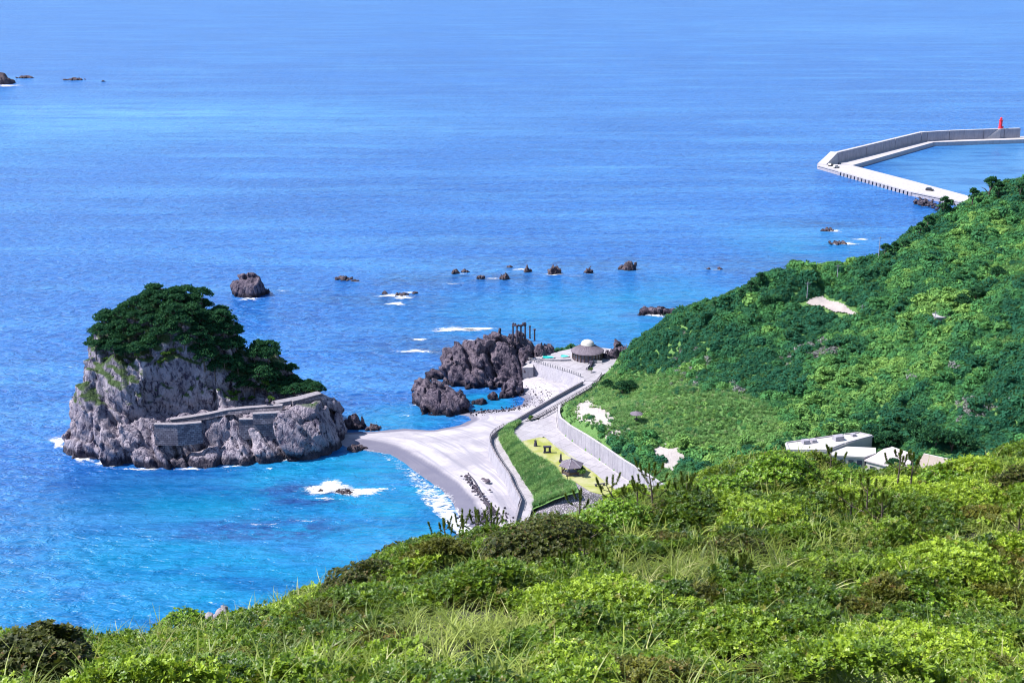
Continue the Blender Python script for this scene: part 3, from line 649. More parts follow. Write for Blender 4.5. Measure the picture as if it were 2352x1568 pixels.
low, _ = rock('rock_mass', [zb(400,850,640,4.6,5.6,2.5,0.5), zb(480,890,720,5.6,4.6,2.5), zb(560,900,740,5.0,4.6,2.5), zb(300,830,680,2.6,4.0,2.4), zb(640,860,760,2.6,3.6,2.4), zb(520,940,850,4.4,2.4,2.4)], M['rock_dark'], 0.34, 0.95, 4.6, 1.0, 15,
     'dark rock mass standing in the cove in front of the outcrop', 'rock', strata=.4)
rock('boulder', [zb(1110,760,640,3.0,2.6,2.8,0.3), zb(1050,790,740,2.2,1.6,2.5)], M['rock_dark'], 0.28, 0.5, 2.0, 0.6, 18, 'big dark boulder at the edge of the pebble cove', 'rock')
rock('boulder', [zb(935,810,760,1.6,1.3,2.5)], M['rock_dark'], 0.24, 0.4, 1.5, 0.4, 19, 'small brown boulder in the shallow cove pool', 'rock')
rock('boulder', [zb(820,850,815,2.2,1.1,2.3)], M['rock_dark'], 0.24, 0.4, 1.5, 0.4, 20, 'low flat rock between the cove pool and the sand', 'rock')
rock('rock_outcrop', [(*P(1398,818,5.6)[:2], 7.4, 3.4, 2.6, 2.4, .3), (*P(1416,813,5.6)[:2], 8.4, 2.6, 2.4, 2.4), (*P(1434,812,5.6)[:2], 7.6, 2.0, 2.4, 2.3), (*P(1408,822,5.6)[:2], 6.6, 3.0, 1.5, 2.3)], M['rock_dark'], 0.3, 0.6, 2.2, 0.7, 22, 'jagged brown outcrop behind the round bath house', 'rock')
rock('boulder', [(*P(1256,808,5.6)[:2], 7.6, 3.2, 2.4, 2.3), (*P(1242,814,5.6)[:2], 8.6, 2.4, 2.4, 2.3)], M['rock_dark'], 0.3, 0.5, 2.0, 0.6, 23, 'pale jagged rock at the seaward foot of the columns', 'rock')
# ---- rocks standing in the sea: (u, v, width px, height px, label)
SEA = [(575,682,80,58,'large dome-shaped sea rock behind the wooded islet'),
       (789,644,33,13,'low brown rock to the right of the large dome rock'), (812,646,15,6,'tiny rock touching the low brown rock'),
       (884,676,14,9,'small dark rock at the left end of the foaming reef'), (922,679,26,7,'flat rock washed by foam in the middle of the reef'), (952,675,13,6,'small rock at the right end of the foaming reef'),
       (1045,629,21,14,'leftmost dark peak of the long line of sea rocks'), (1068,626,20,9,'low rock just right of the leftmost peak'),
       (1102,641,19,12,'small rounded rock nearest shore in the rock line'), (1159,642,25,16,'pointed small rock in the middle of the rock line'),
       (1172,615,13,6,'tiny far rock at the back of the rock line'), (1211,625,19,18,'upright blocky rock in the rock line'),
       (1271,630,34,26,'tall peaked rock in the centre of the rock line'), (1353,628,25,15,'humped rock between the two tallest of the line'),
       (1443,621,46,25,'broad double-topped rock, largest of the rock line'), (1629,619,12,5,'left of two tiny rocks far right of the line'), (1654,619,17,7,'right of two tiny rocks far right of the line'),
       (1500,722,60,17,'pale low reef rock off the green hillside, left half'), (1540,723,56,10,'pale low reef rock off the green hillside, right half'),
       (1903,531,28,9,'brown rock awash below the breakwater'), (1925,561,36,6,'flat rock awash nearer the hillside pines'),
       (814,987,60,40,'spiky dark rock beside the tip of the islet'), (857,988,34,15,'low dark rock beside the spiky one at the sand spit'),
       (817,1036,38,18,'flat dark rock on the wet sand by the islet'), (-8,194,62,36,'dark rocky islet cut by the left picture edge'), (52,180,34,6,'low rock right of the far islet'),
       (172,185,40,6,'thin far reef rock in the pale left water'), (236,188,10,4,'tiny lone far rock in the pale left water'),
       (735,1130,20,5,'dark rock inside the white foam of the bay, left'), (790,1133,30,6,'dark rock inside the white foam of the bay, right')]
for i, (u, v, wpx, hpx, lab) in enumerate(SEA):
    s = Q(P(u, v, 0))[2]; rx = wpx / s / 2; h = hpx / s / 0.95 * .68; ry = max(rx * 0.75, 0.9); r_ = random.Random(i)
    vox = max(0.22, rx / 16)
    if i == 0: bl = [blob(u-2, v-6, v - 52, 5.6, 5.2, 2.3), blob(u+16, v-8, v-34, 4.2, 4.2, 2.3), blob(u-18, v-8, v - 38, 3.8, 4.0, 2.5)]
    else:
        p_ = P(u, v, 0); bl = [(p_[0], p_[1] + ry * 0.6, h, rx * 0.8, ry * 0.8, 2.0, r_.random())]
        for _ in range(3): bl.append((p_[0] + rx * r_.uniform(-.8, .8), p_[1] + ry * r_.uniform(0.1, 1.1), h * r_.uniform(.35, .8), rx * r_.uniform(.4, .6), ry * r_.uniform(.3, .5), 2.2, r_.random()))
    rock('sea_rock', bl, M['rock_dark'] if i in (0, 17, 18, 21) else M['rock_sea'], vox, min(0.9, 0.16 * rx + 0.10), max(0.9, rx * 0.5), 0.12 * rx, 60 + i, lab, 'rock', zmin=-1.0)

# ---- white water
m, n, out = newmat('sea_foam'); t = NT(n); p = t.pos((0.55, 1, 1))
f = t.math('ADD', t.attr('fall'), t.math('MULTIPLY', t.math('SUBTRACT', t.noise(0.7, 9, 0.78, p, 1.4), 0.5), 2.2))
al = t.ramp(f, [(0.40, 0.0), (0.78, 1.0)])
df = t.bsdf(None, (0.72, 0.72, 0.75), 0.7); tr = t.node('ShaderNodeBsdfTransparent'); mx = t.node('ShaderNodeMixShader')
t.link(al, mx.inputs[0]); t.link(tr.outputs[0], mx.inputs[1]); t.link(df.outputs[0], mx.inputs[2]); t.link(mx.outputs[0], out.inputs[0]); M['foam'] = m
fV = []; fF = []; fA = []
def foam(u, v, ru, rv, str_=1.0, rot=0.0):
    n_ = 28; base = len(fV); c = P(u, v); fV.append((c[0], c[1], 0.12)); fA.append(str_)
    for j in range(1, 6):
        for k_ in range(n_):
            a = 2 * math.pi * k_ / n_; wob = 1 + 0.25 * math.sin(3 * a + u) + 0.15 * math.sin(5 * a + v)
            du, dv = ru * wob * math.cos(a) * j / 5, rv * wob * math.sin(a) * j / 5
            q = P(u + du * math.cos(rot) - dv * math.sin(rot), v + du * math.sin(rot) + dv * math.cos(rot)); fV.append((q[0], q[1], 0.12)); fA.append(str_ * (1 - j / 5))
    for k_ in range(n_): fF.append((base, base + 1 + k_, base + 1 + (k_ + 1) % n_))
    for j in range(4):
        for k_ in range(n_): fF.append((base + 1 + j * n_ + k_, base + 1 + (j + 1) * n_ + k_, base + 1 + (j + 1) * n_ + (k_ + 1) % n_, base + 1 + j * n_ + (k_ + 1) % n_))
for q in ((135,1015,32,20,1.0),(185,1050,45,14,1.1,.35),(245,1064,40,10,1.1,.1),(330,1078,70,6,.75),(440,1077,60,5,.75),(545,1070,70,5,.6,-.1),(650,1057,60,5,.65,-.15),(745,1036,45,6,.7,-.35),(620,1076,12,4,.7),
          (760,1122,80,22,1.35),(820,1129,90,14,1.2),(740,1145,60,6,.6),(600,1205,70,6,.45),(700,1196,70,5,.5),
          (1050,757,95,8,1.0),(1090,756,60,7,1.05),(965,780,36,5,.8),(955,807,75,6,.85),(1080,783,30,4,.75),(910,698,36,6,.95),(905,679,58,6,.95),(925,684,40,5,.9),(940,672,30,4,.7),
          (1512,724,75,7,.75),(1941,560,44,5,.95),(1915,531,32,5,.8),(1978,550,28,3,.85),(575,686,50,5,.7),(650,668,28,3,.55),(560,688,20,4,.8),
          (1271,631,30,4,.8),(1195,619,40,4,.75),(1130,640,50,4,.6),(1060,629,30,3,.5),(1353,629,22,3,.5),(1320,634,40,3,.5),(1040,652,60,4,.5),(1645,620,35,3,.5),(15,197,50,5,.8),(820,648,30,3,.5),
          (960,930,25,12,.6),(935,955,35,5,.5),(1080,930,20,6,.55),(830,1003,60,4,.5)):
    foam(*q)
fo = mesh('sea_foam', fV, fF, M['foam'], None, True); attr(fo, 'fall', fA); tag(fo, 'white foam where swell breaks over rocks and reef', 'foam', kind='stuff')
# surf running up the south beach
so = [(1120,1300),(1090,1275),(1052,1236),(1022,1205),(985,1175),(955,1145),(942,1118),(915,1085),(890,1062),(862,1044),(835,1040)]
si = [(1170,1290),(1118,1250),(1078,1205),(1062,1188),(1048,1160),(1042,1140),(1003,1114),(958,1082),(922,1058),(890,1040),(850,1032)]
A = resample([P(*q) for q in so], 70); B = resample([P(*q) for q in si], 70); V = []; fa = []
for j in range(9):
    s = j / 8; V.append(A * (1 - s) + B * s + [0, 0, 0.15 + 0.30 * s * s])
    wdt = np.interp(np.arange(70), [0, 14, 34, 46, 69], [.95, .95, .72, .5, .4]); fa.append(wdt * (math.sin(math.pi * min(1, s * 0.8 + 0.1)) ** 0.6) * (1.0 if j not in (0,) else 0.15) * .82)
F = [(j * 70 + i, j * 70 + i + 1, (j + 1) * 70 + i + 1, (j + 1) * 70 + i) for j in range(8) for i in range(69)]
sf = mesh('surf', np.concatenate(V), np.array(F)[:, ::-1], M['foam'], None, True); attr(sf, 'fall', np.concatenate(fa)); tag(sf, 'white surf washing up the curved south beach', 'surf', kind='stuff')

# ================================================================== BUILT THINGS
def wall_run(name, pts, h, thick, mat, label, cat, part, seg=4.0, base=None, gap=0.03, batter=0.0, capmat=None, group=None, lean=1, cap=0.12):
    """a wall cut into its cast panels, each panel a part; pts carry the top-of-ground z, base the z of the foot"""
    a = np.array(pts); L = np.r_[0, np.cumsum(np.linalg.norm(np.diff(a[:, :2], axis=0), axis=1))]; n_ = max(2, int(round(L[-1] / seg)) + 1)
    q = np.linspace(0, L[-1], n_); r = np.stack([np.interp(q, L, a[:, k_]) for k_ in range(3)], 1)
    hh = h if callable(h) else (lambda s: h)
    e = empty(name, r[0]); tag(e, label, cat, group)
    tn = np.gradient(r[:, :2], axis=0); tn /= np.linalg.norm(tn, axis=1)[:, None]; nr = np.stack([-tn[:, 1], tn[:, 0]], 1) * lean
    off = np.array(e.location)
    for i in range(n_ - 1):
        V = []
        for j, g_ in ((i, gap), (i + 1, -gap)):
            d_ = np.r_[tn[j] * g_, 0]; s = q[j] / L[-1]; zb_ = (base if base is not None else -0.6)
            zb_ = zb_(s) if callable(zb_) else zb_
            f0 = np.r_[nr[j] * (-thick / 2), 0]; f1 = np.r_[nr[j] * (thick / 2 + batter), 0]; f1t = np.r_[nr[j] * (thick / 2), 0]
            p_ = r[j] + d_ - off
            V += [p_ + f0 + [0, 0, zb_], p_ + f1 + [0, 0, zb_], p_ + f1t + [0, 0, hh(s)], p_ + f0 + [0, 0, hh(s)]]
        F = [(0, 1, 2, 3), (7, 6, 5, 4), (0, 4, 5, 1), (1, 5, 6, 2), (2, 6, 7, 3), (3, 7, 4, 0)]
        o = mesh(part, V, F, mat, e)
        if capmat:
            C_ = []
            for j in (0, 4):
                m_ = (V[j + 2] + V[j + 3]) / 2; d1 = (V[j + 2] - V[j + 3]) * 0.62
                C_ += [m_ - d1 + [0, 0, 0.002], m_ + d1 + [0, 0, 0.002], m_ + d1 + [0, 0, cap], m_ - d1 + [0, 0, cap]]
            mesh('coping', C_, F, capmat, o)
    return e
# sea wall below the promenade
wall_run('sea_wall', prom_out[7:], 0.85, 0.4, M['concrete_wall'], 'long pale concrete sea wall curving between beach and promenade', 'sea wall', 'wall_panel', 5.0, -4.2, 0.012, 0.7, M['parapet'], lean=-1, cap=0.16)
wall_run('sea_wall', prom_out[:7], 0.25, 0.4, M['concrete_wall'], 'sloping pale revetment wall below the bath house fence', 'sea wall', 'wall_panel', 5.0, -4.2, 0.012, 2.2, None, lean=-1)
# dark line of railing on the promenade parapet
def fence(name, pts, label, h=1.0, step=1.6, mat=M['rail'], post=0.10, rails=(0.95, 0.5), pw=0.09, cat='railing'):
    a = np.array(pts); L = np.r_[0, np.cumsum(np.linalg.norm(np.diff(a, axis=0), axis=1))]; n_ = int(L[-1] / step) + 1
    q = np.linspace(0, L[-1], n_); r = np.stack([np.interp(q, L, a[:, k_]) for k_ in range(3)], 1)
    e = empty(name, r[0]); tag(e, label, cat)
    pm = None
    for i in range(n_):
        if pm is None: o = MB().box((0, 0, h / 2), (post, post, h)).build('post', mat, e); pm = o
        else: o = pm.copy(); COL.objects.link(o); o.parent = e
        o.location = r[i] - r[0]
    for z in rails: MB().tube([p_ - r[0] + [0, 0, z] for p_ in r], pw / 2, 5).build('rail', mat, e)
    return e
up = lambda pts, z: [np.array(p_) + [0, 0, z] for p_ in pts]
fence('beach_railing', up(prom_out[13:25], 1.0), 'dark metal railing along the sea wall above the south beach', 0.7, 2.0, rails=(0.68, 0.35), pw=0.12)
fence('plaza_fence', up(prom_out[:6], 0.28), 'fence of short pale concrete posts along the bath terrace', 1.0, 0.95, M['concrete'], 0.26, (0.9, 0.45), 0.10)
gr = [p_ + np.array([0.1, 0, 0.0]) for p_ in prom_in[:8]]
fence('guard_rail', up(gr, 0.02), 'dark guard rail on the seaward side of the road fork', 0.8, 2.0, rails=(0.75, 0.4), pw=0.14)
fence('guard_rail', up([p_ + np.array([1.1, -0.5, 0]) for p_ in gr[1:]], 0.02), 'second dark guard rail on the landward side of the road fork', 0.8, 2.0, rails=(0.75, 0.4), pw=0.14)
# kerb wall at the foot of the bank
wall_run('kerb_wall', [P(u, v, zprom(v)) for u, v in BANK_LO[1:]], 0.6, 0.35, M['concrete'], 'low concrete kerb wall at the foot of the grass bank', 'kerb', 'wall_panel', 4.0, -0.5)
# retaining wall beside the park road
rw = [P(u, v, zroad(v)) + np.array([0.25, 0.12, 0]) for u, v in ROAD_R[3:]]
wall_run('retaining_wall', rw, lambda s: float(np.interp(s, [0, .08, .2, .4, 1], [1.0, 2.0, 3.4, 4.1, 4.1])), 0.5, M['concrete_wall'], 'tall grey panelled retaining wall along the park road', 'wall', 'wall_panel', 2.6, -0.6, 0.035, 0.0, M['concrete'], lean=-1)
wall_run('gutter_kerb', [p_ + np.array([-0.75, -0.35, 0]) for p_ in rw], 0.16, 0.22, M['concrete'], 'thin pale gutter kerb at the foot of the retaining wall', 'kerb', 'kerb_stone', 2.6, -0.1)
wall_run('lawn_kerb', [p_ + np.array([-0.1, 0, 0.0]) for p_ in road_l[6:12]], 0.2, 0.2, M['concrete_wall'], 'low kerb between the yellow lawn and park road', 'kerb', 'kerb_stone', 2.4, -0.1)
# buttress on the pebble beach
b0 = P(1212, 868, 1.5)
MB().prism([(b0[0]-1.6, b0[1]-1.4), (b0[0]+1.7, b0[1]-1.0), (b0[0]+1.7, b0[1]+3.5), (b0[0]-1.6, b0[1]+3.5)], 0.5, 5.3).build('concrete_buttress', M['concrete'])
tag(bpy.data.objects['concrete_buttress'], 'pale concrete buttress against the dark outcrop by the pebble cove', 'buttress')
st = MB(); q0 = P(1223, 866, 1.2)
for i in range(8): st.box((q0[0] + 0.7 + 0.16 * i, q0[1] - 0.9 + 0.30 * i, 1.0 + 0.5 * i), (0.9, 0.5, 0.55), 0.4)
so_ = st.build('beach_stairs', M['wood']); tag(so_, 'narrow brown steps climbing from the pebble cove to the terrace', 'stairs')

# ---- round bath house
hb = P(1349, 823, 5.57)
h_ = empty('bath_house', hb); tag(h_, 'round grey-roofed bath house with a white dome on top', 'bath house')
MB().lathe([(4.55, 0), (4.55, 0.9), (4.5, 0.9), (4.5, 2.5), (4.3, 2.5)], n=24).build('wall', M['roof_shingle'], h_)
wn = None
for k_ in range(24):
    a = 2 * math.pi * (k_ + 0.5) / 24
    if wn is None: wn = MB().box((0, 0, 0), (0.08, 0.78, 1.2)).build('window', M['glass'], h_); o = wn
    else: o = wn.copy(); COL.objects.link(o); o.parent = h_
    o.location = (4.5 * math.cos(a), 4.5 * math.sin(a), 1.62); o.rotation_euler = (0, 0, a)
pp = None
for k_ in range(24):
    a = 2 * math.pi * k_ / 24
    if pp is None: pp = MB().box((0, 0, 1.3), (0.16, 0.16, 2.6)).build('post', M['wood'], h_); o = pp
    else: o = pp.copy(); COL.objects.link(o); o.parent = h_
    o.location = (4.68 * math.cos(a), 4.68 * math.sin(a), 0); o.rotation_euler = (0, 0, a)
rf = MB().lathe([(5.15, 2.45), (5.2, 2.55), (4.9, 2.85), (3.2, 3.75), (2.15, 4.45), (2.1, 4.6)], n=32).build('roof', M['roof_shingle'], h_)
rb = None
for k_ in range(32):
    a = 2 * math.pi * k_ / 32
    b_ = MB().tube([(5.19 * math.cos(a), 5.19 * math.sin(a), 2.6), (3.2 * math.cos(a), 3.2 * math.sin(a), 3.78), (2.15 * math.cos(a), 2.15 * math.sin(a), 4.48)], 0.05, 4) if rb is None else None
    if rb is None: rb = b_.build('roof_rib', M['roof_shingle'], rf); o = rb
    else: o = rb.copy(); COL.objects.link(o); o.parent = rf; o.rotation_euler = (0, 0, a)
MB().lathe([(2.12, 4.55), (2.12, 4.75)] + [(2.05 * math.cos(x), 4.75 + 1.35 * math.sin(x)) for x in np.linspace(0, 1.5, 8)], n=24).build('dome', M['white'], h_, True)
# pools and low walls
def pool(u, v, rx, ry, lab):
    c = P(u, v, 5.58); e = empty('bath_pool', c); tag(e, lab, 'pool')
    n_ = 20; V = []; 
    for r_, z in ((1.18, 0.0), (1.18, 0.28), (1.0, 0.28), (1.0, 0.1)):
        for k_ in range(n_): a = 2 * math.pi * k_ / n_; w_ = 1 + 0.12 * math.sin(3 * a + u); V.append((rx * r_ * w_ * math.cos(a), ry * r_ * w_ * math.sin(a), z))
    F = [(j * n_ + k_, j * n_ + (k_ + 1) % n_, (j + 1) * n_ + (k_ + 1) % n_, (j + 1) * n_ + k_) for j in range(3) for k_ in range(n_)]
    mesh('rim', V, F, M['concrete'], e)
    mesh('water', [(x, y, 0.2) for x, y, z in V[3 * n_:]], [tuple(range(n_))], M['pool'], e)
pool(1258, 822, 1.75, 1.7, 'turquoise open-air pool nearest the column rock'); pool(1296, 819, 1.3, 1.1, 'smaller turquoise pool beside the bath house')
def low_wall(name, pts, z, h, t_, mat, lab, cat='wall'):
    o = wall_run(name, [P(u, v, z) for u, v in pts], h, t_, mat, lab, cat, 'wall_panel', 3.0, -0.05); return o
low_wall('plaza_wall', [(1240,827.5),(1262,828.5),(1290,829),(1312,828)], 5.57, 0.6, 0.5, M['concrete'], 'low pale wall in front of the open-air pools')
low_wall('terrace_wall', [(1349,848),(1356,840),(1363,832),(1372,833.5),(1383,835)], 5.57, 0.9, 0.35, M['concrete'], 'stepped white wall beside the bath house entrance')
st = MB(); q0 = P(1352, 848, 5.57)
for i in range(7): st.box((q0[0] - 0.3 + 0.22 * i, q0[1] - 0.2 + 0.75 * i, 5.57 + 0.1 + 0.09 * i), (1.1, 0.8, 0.2 + 0.18 * i), -0.3)
tag(st.build('terrace_steps', M['dark_stone']), 'short dark flight of steps beside the stepped white wall', 'steps')
# ---- ruined stone columns on the outcrop
def col_top(p_):
    d = np.hypot(outc_v[:, 0] - p_[0], outc_v[:, 1] - p_[1]); k_ = d < 0.9; return outc_v[k_, 2].max() if k_.any() else 12.0
def place_on(u, v, vt):
    """stand a column where its foot shows at (u, v) on the outcrop"""
    best = None
    for z in np.arange(6, 20, 0.25):
        p_ = P(u, v, z); e_ = abs(col_top(p_) - z)
        if best is None or e_ < best[0]: best = (e_, p_)
    return best[1]
cz = P(1192, 769, 13.4); cz[2] = 13.4
pav = empty('ruined_pavilion', cz - [0, 0, .3]); tag(pav, 'ruined pavilion of four dark columns with a broken stone ring on top', 'pavilion')
colm = None
CP = [(-1.85, -0.2), (-0.62, -1.1), (0.6, -0.9), (1.9, 0.1)]
for i, (x, y) in enumerate(CP):
    if colm is None: colm = MB().lathe([(0.36, -1.6), (0.36, 0.2), (0.26, 0.25), (0.24, 3.0), (0.36, 3.1), (0.36, 3.3)], n=10).build('column', M['dark_stone'], pav); o = colm
    else: o = colm.copy(); COL.objects.link(o); o.parent = pav
    o.location = (x, y, 0)
for i, (a0, a1, hh) in enumerate(((-1, 0, .5), (0, 1, .42), (1, 2, .55))):
    p0_, p1_ = CP[i], CP[i + 1]; dx, dy = p1_[0] - p0_[0], p1_[1] - p0_[1]
    MB().box(((p0_[0] + p1_[0]) / 2, (p0_[1] + p1_[1]) / 2, 3.32 + hh / 2), (math.hypot(dx, dy) + 0.35, 0.55, hh), math.atan2(dy, dx)).build('lintel', M['dark_stone'], pav)
for x, y, z, s in ((-1.2, -0.6, 3.9, .55), (-1.75, 0.0, 3.95, .4), (1.3, -0.4, 4.0, .55), (1.8, 0.2, 3.9, .7), (-0.1, -1.0, 3.8, .35)):
    MB().box((x, y, z), (s * 1.5, s, s * 1.1), x * 1.7, 0.7).build('broken_block', M['dark_stone'], pav)
for (u, v, hh, lab) in ((1217, 771, 3.6, 'single dark column standing right beside the ruined pavilion'), (1227.8, 776, 3.3, 'outermost single dark column to the right of the pavilion')):
    p_ = place_on(u, v, 0); e = empty('stone_column', p_ - [0, 0, 0.9]); tag(e, lab, 'column')
    MB().lathe([(0.34, 0), (0.34, 0.25), (0.25, 0.3), (0.23, 0.6 + hh - .45)], n=10).build('shaft', M['dark_stone'], e)
    MB().lathe([(0.25, 0), (0.42, 0.12), (0.42, 0.4), (0.2, 0.5)], (0, 0, 0.6 + hh - .45), n=10).build('capital', M['dark_stone'], e)

# ---- park: stones, obelisk, gazebo
def at_park(u, v): return P(u, v, zroad(v) + 0.09)
c = at_park(1230, 1024); e = empty('stone_sculpture', c); tag(e, 'small dark stone sculpture with spiky top on the yellow lawn', 'sculpture')
MB().lathe([(0.5, 0), (0.46, 0.3), (0.36, 0.9), (0.3, 1.15)], n=8).build('body', M['dark_stone'], e)
for k_ in range(4): a = k_ * 1.6; MB().tube([(0, 0, 1.1), (0.28 * math.cos(a), 0.28 * math.sin(a), 1.45), (0.4 * math.cos(a), 0.4 * math.sin(a), 1.75)], [0.12, 0.1, 0.05], 5).build('spike', M['dark_stone'], e)
c = at_park(1257, 1039); e = empty('stone_arch', c, 0.1); tag(e, 'dark stone arch with a square opening on the yellow lawn', 'arch')
for s in (-1, 1): MB().box((s * 0.62, 0, 0.7), (0.5, 0.7, 1.4), 0, 0.92).build('pier', M['dark_stone'], e)
MB().box((0, 0, 1.58), (2.0, 0.8, 0.36)).build('lintel', M['dark_stone'], e); MB().box((0, 0, 0.08), (2.0, 0.9, 0.16)).build('sill', M['dark_stone'], e)
c = at_park(1288, 1060); e = empty('stone_obelisk', c); tag(e, 'tall dark stone pillar with notched top behind the gazebo', 'obelisk')
MB().box((0, 0, 0.2), (0.9, 0.8, 0.4)).build('base', M['dark_stone'], e); MB().box((0, 0, 1.15), (0.55, 0.5, 1.5), 0, 0.75).build('shaft', M['dark_stone'], e)
for s in (-1, 1): MB().box((s * 0.13, 0, 2.05), (0.12, 0.3, 0.34), 0, 0.7).build('horn', M['dark_stone'], e)
c = at_park(1312, 1086); g_ = empty('gazebo', c, 0.25); tag(g_, 'open wooden gazebo with a grey hipped roof beside the road', 'gazebo')
n6 = 6
for k_ in range(n6):
    a = 2 * math.pi * k_ / n6; MB().box((2.3 * math.cos(a), 2.3 * math.sin(a), 1.1), (0.22, 0.22, 2.2), a).build('post', M['wood'], g_)
rf = MB().lathe([(3.05, 2.12), (3.1, 2.22), (1.6, 2.95), (0.35, 3.5), (0.1, 3.6)], n=n6).build('roof', M['roof_shingle'], g_)
for k_ in range(n6):
    a = 2 * math.pi * k_ / n6; MB().tube([(3.08 * math.cos(a), 3.08 * math.sin(a), 2.26), (0.35 * math.cos(a), 0.35 * math.sin(a), 3.54)], 0.07, 4).build('roof_ridge', M['concrete_wall'], rf)
MB().lathe([(0.22, 3.5), (0.22, 3.75), (0.05, 3.9)], n=6).build('finial', M['roof_shingle'], rf)
for k_ in range(n6):
    if k_ == 1: continue
    a0, a1 = 2 * math.pi * k_ / n6, 2 * math.pi * (k_ + 1) / n6; x0, y0, x1, y1 = 2.2 * math.cos(a0), 2.2 * math.sin(a0), 2.2 * math.cos(a1), 2.2 * math.sin(a1)
    MB().box(((x0 + x1) / 2, (y0 + y1) / 2, 0.62), (2.0, 0.12, 0.6), math.atan2(y1 - y0, x1 - x0)).build('bench_back', M['wood'], g_)
MB().lathe([(2.4, 0.0), (2.4, 0.12)], n=n6).build('floor', M['concrete_wall'], g_)
c = at_park(1303, 1102); e = empty('information_post', c); tag(e, 'dark sign post on the bank just below the gazebo', 'sign'); MB().box((0, 0, 0.55), (0.16, 0.16, 1.1)).build('post', M['wood'], e); MB().box((0, 0, 1.1), (0.6, 0.1, 0.35)).build('board', M['wood'], e)
c = at_park(1378, 1115); e = empty('picnic_bench', c, 0.3); tag(e, 'low stone bench on the lawn near the pine shoots', 'bench'); MB().box((0, 0, 0.45), (2.6, 0.5, 0.12)).build('seat', M['dark_stone'], e)
for s in (-1, 1): MB().box((s * 1.0, 0, 0.2), (0.3, 0.4, 0.4)).build('leg', M['dark_stone'], e)
# stone paved slope
SL = [(1255,1128),(1276,1112),(1297,1101.5),(1321,1107),(1356,1129),(1403,1141),(1440,1190),(1225,1190)]
a = [P(u, v, (5.2, 6.4, zroad(1101) - .02, zroad(1107) - .02, zroad(1129) - .02, zroad(1141) - .02, 4.0, 3.4)[i]) for i, (u, v) in enumerate(SL)]
slp = mesh('stone_slope', a + [np.mean(a, 0) + [0, 0, 0.7]], [(i, (i + 1) % 8, 8)[::-1] for i in range(8)], None); tag(slp, 'rounded slope paved with grey cobbles at the lawn end', 'paved slope')
m, n, out = newmat('cobbles'); t = NT(n); vo = t.node('ShaderNodeTexVoronoi', feature='DISTANCE_TO_EDGE'); vo.inputs['Scale'].default_value = 2.2; t.link(t.pos(), vo.inputs['Vector'])
vc = t.node('ShaderNodeTexVoronoi'); vc.inputs['Scale'].default_value = 2.2; t.link(t.pos(), vc.inputs['Vector'])
cc = t.mix(vc.outputs['Color'], (0.18, 0.155, 0.19), (0.36, 0.33, 0.36)); e_ = t.ramp(vo.outputs[0], [(0.02, 0.0), (0.14, 1.0)])
t.bsdf(out, t.mix(e_, (0.06, 0.055, 0.07), cc), 0.85, t.bump(e_, 0.9, 0.12)); slp.data.materials.append(m)
# rows of boulders across the beach
def pebbles(name, pts, mat, label, n_sub=1):
    V = []; F = []
    base = MB().lathe([(0.4, -0.3), (0.5, 0.0), (0.38, 0.3), (0.12, 0.42)], n=6)
    bv = np.array(base.V)
    for p_, s in pts:
        a = rng.random() * 6.28; j = bv * (0.7 + 0.6 * rng.random((len(bv), 3))) * s * np.array([1.2, 0.9, 0.8]); ca, sa = math.cos(a), math.sin(a)
        q = np.stack([j[:, 0] * ca - j[:, 1] * sa, j[:, 0] * sa + j[:, 1] * ca, j[:, 2]], 1) + p_; n0 = len(V); V += list(q); F += [tuple(i + n0 for i in f) for f in base.F]
    o = mesh(name, V, F, mat); tag(o, label, 'stones', kind='stuff'); return o
pts = []
for i in range(130):
    s = rng.random(); u = 1064 + 66 * s + rng.normal() * 3.5 + 4; v = 1090 + 86 * s + rng.normal() * 2.5; pts.append((P(u, v, 1.75), 0.3 + 0.45 * rng.random()))
for i in range(160):
    u = 1120 + rng.normal() * 24; v = 1188 + rng.normal() * 12; pts.append((P(u, v, 1.6), 0.25 + 0.4 * rng.random()))
pebbles('groyne_stones', pts, M['rock_dark'], 'double row of dark stones running across the south beach')
pts = [(P(rng.uniform(1175, 1280), rng.uniform(880, 935), 1.7), 0.15 + 0.3 * rng.random() ** 2) for i in range(260)] + [(P(1080 + 150 * s, 948 - 12 * s + rng.normal() * 4, 0.45), 0.2 + 0.4 * rng.random()) for s in rng.random(150)]
pebbles('beach_stones', pts, M['rock_dark'], 'scattered stones on the pebble cove below the terrace wall')
fl = [P(u, v, 1.9) for u, v in ((1076, 1088), (1086, 1098), (1098, 1120), (1112, 1147), (1127, 1176))]
tag(MB().tube(fl, 0.16, 5).build('beach_pipe', M['stone_wall']), 'thin dark pipe running along the stone rows on the beach', 'pipe')
for i, (u, v, s, lab) in enumerate(((1110, 1100, .7, 'smaller dark boulder of the pair beside the stone rows'), (1118, 1106, 1.0, 'larger dark boulder of the pair beside the stone rows'), (1126, 1126, .6, 'lone dark boulder below the pair on the beach'))):
    p_ = P(u, v, 1.8); rock('boulder', [(p_[0], p_[1], s, s, s * .8, 2.3)], M['rock_dark'], 0.16, 0.15, 0.8, 0.2, 90 + i, lab, 'rock', zmin=0.5)[0]
for o in list(COL.objects):
    if o.name.startswith('boulder') and 'beach' in o.get('label', '') or 'stone rows' in o.get('label', '') and o.name.startswith('boulder'): o.location.z = 1.5

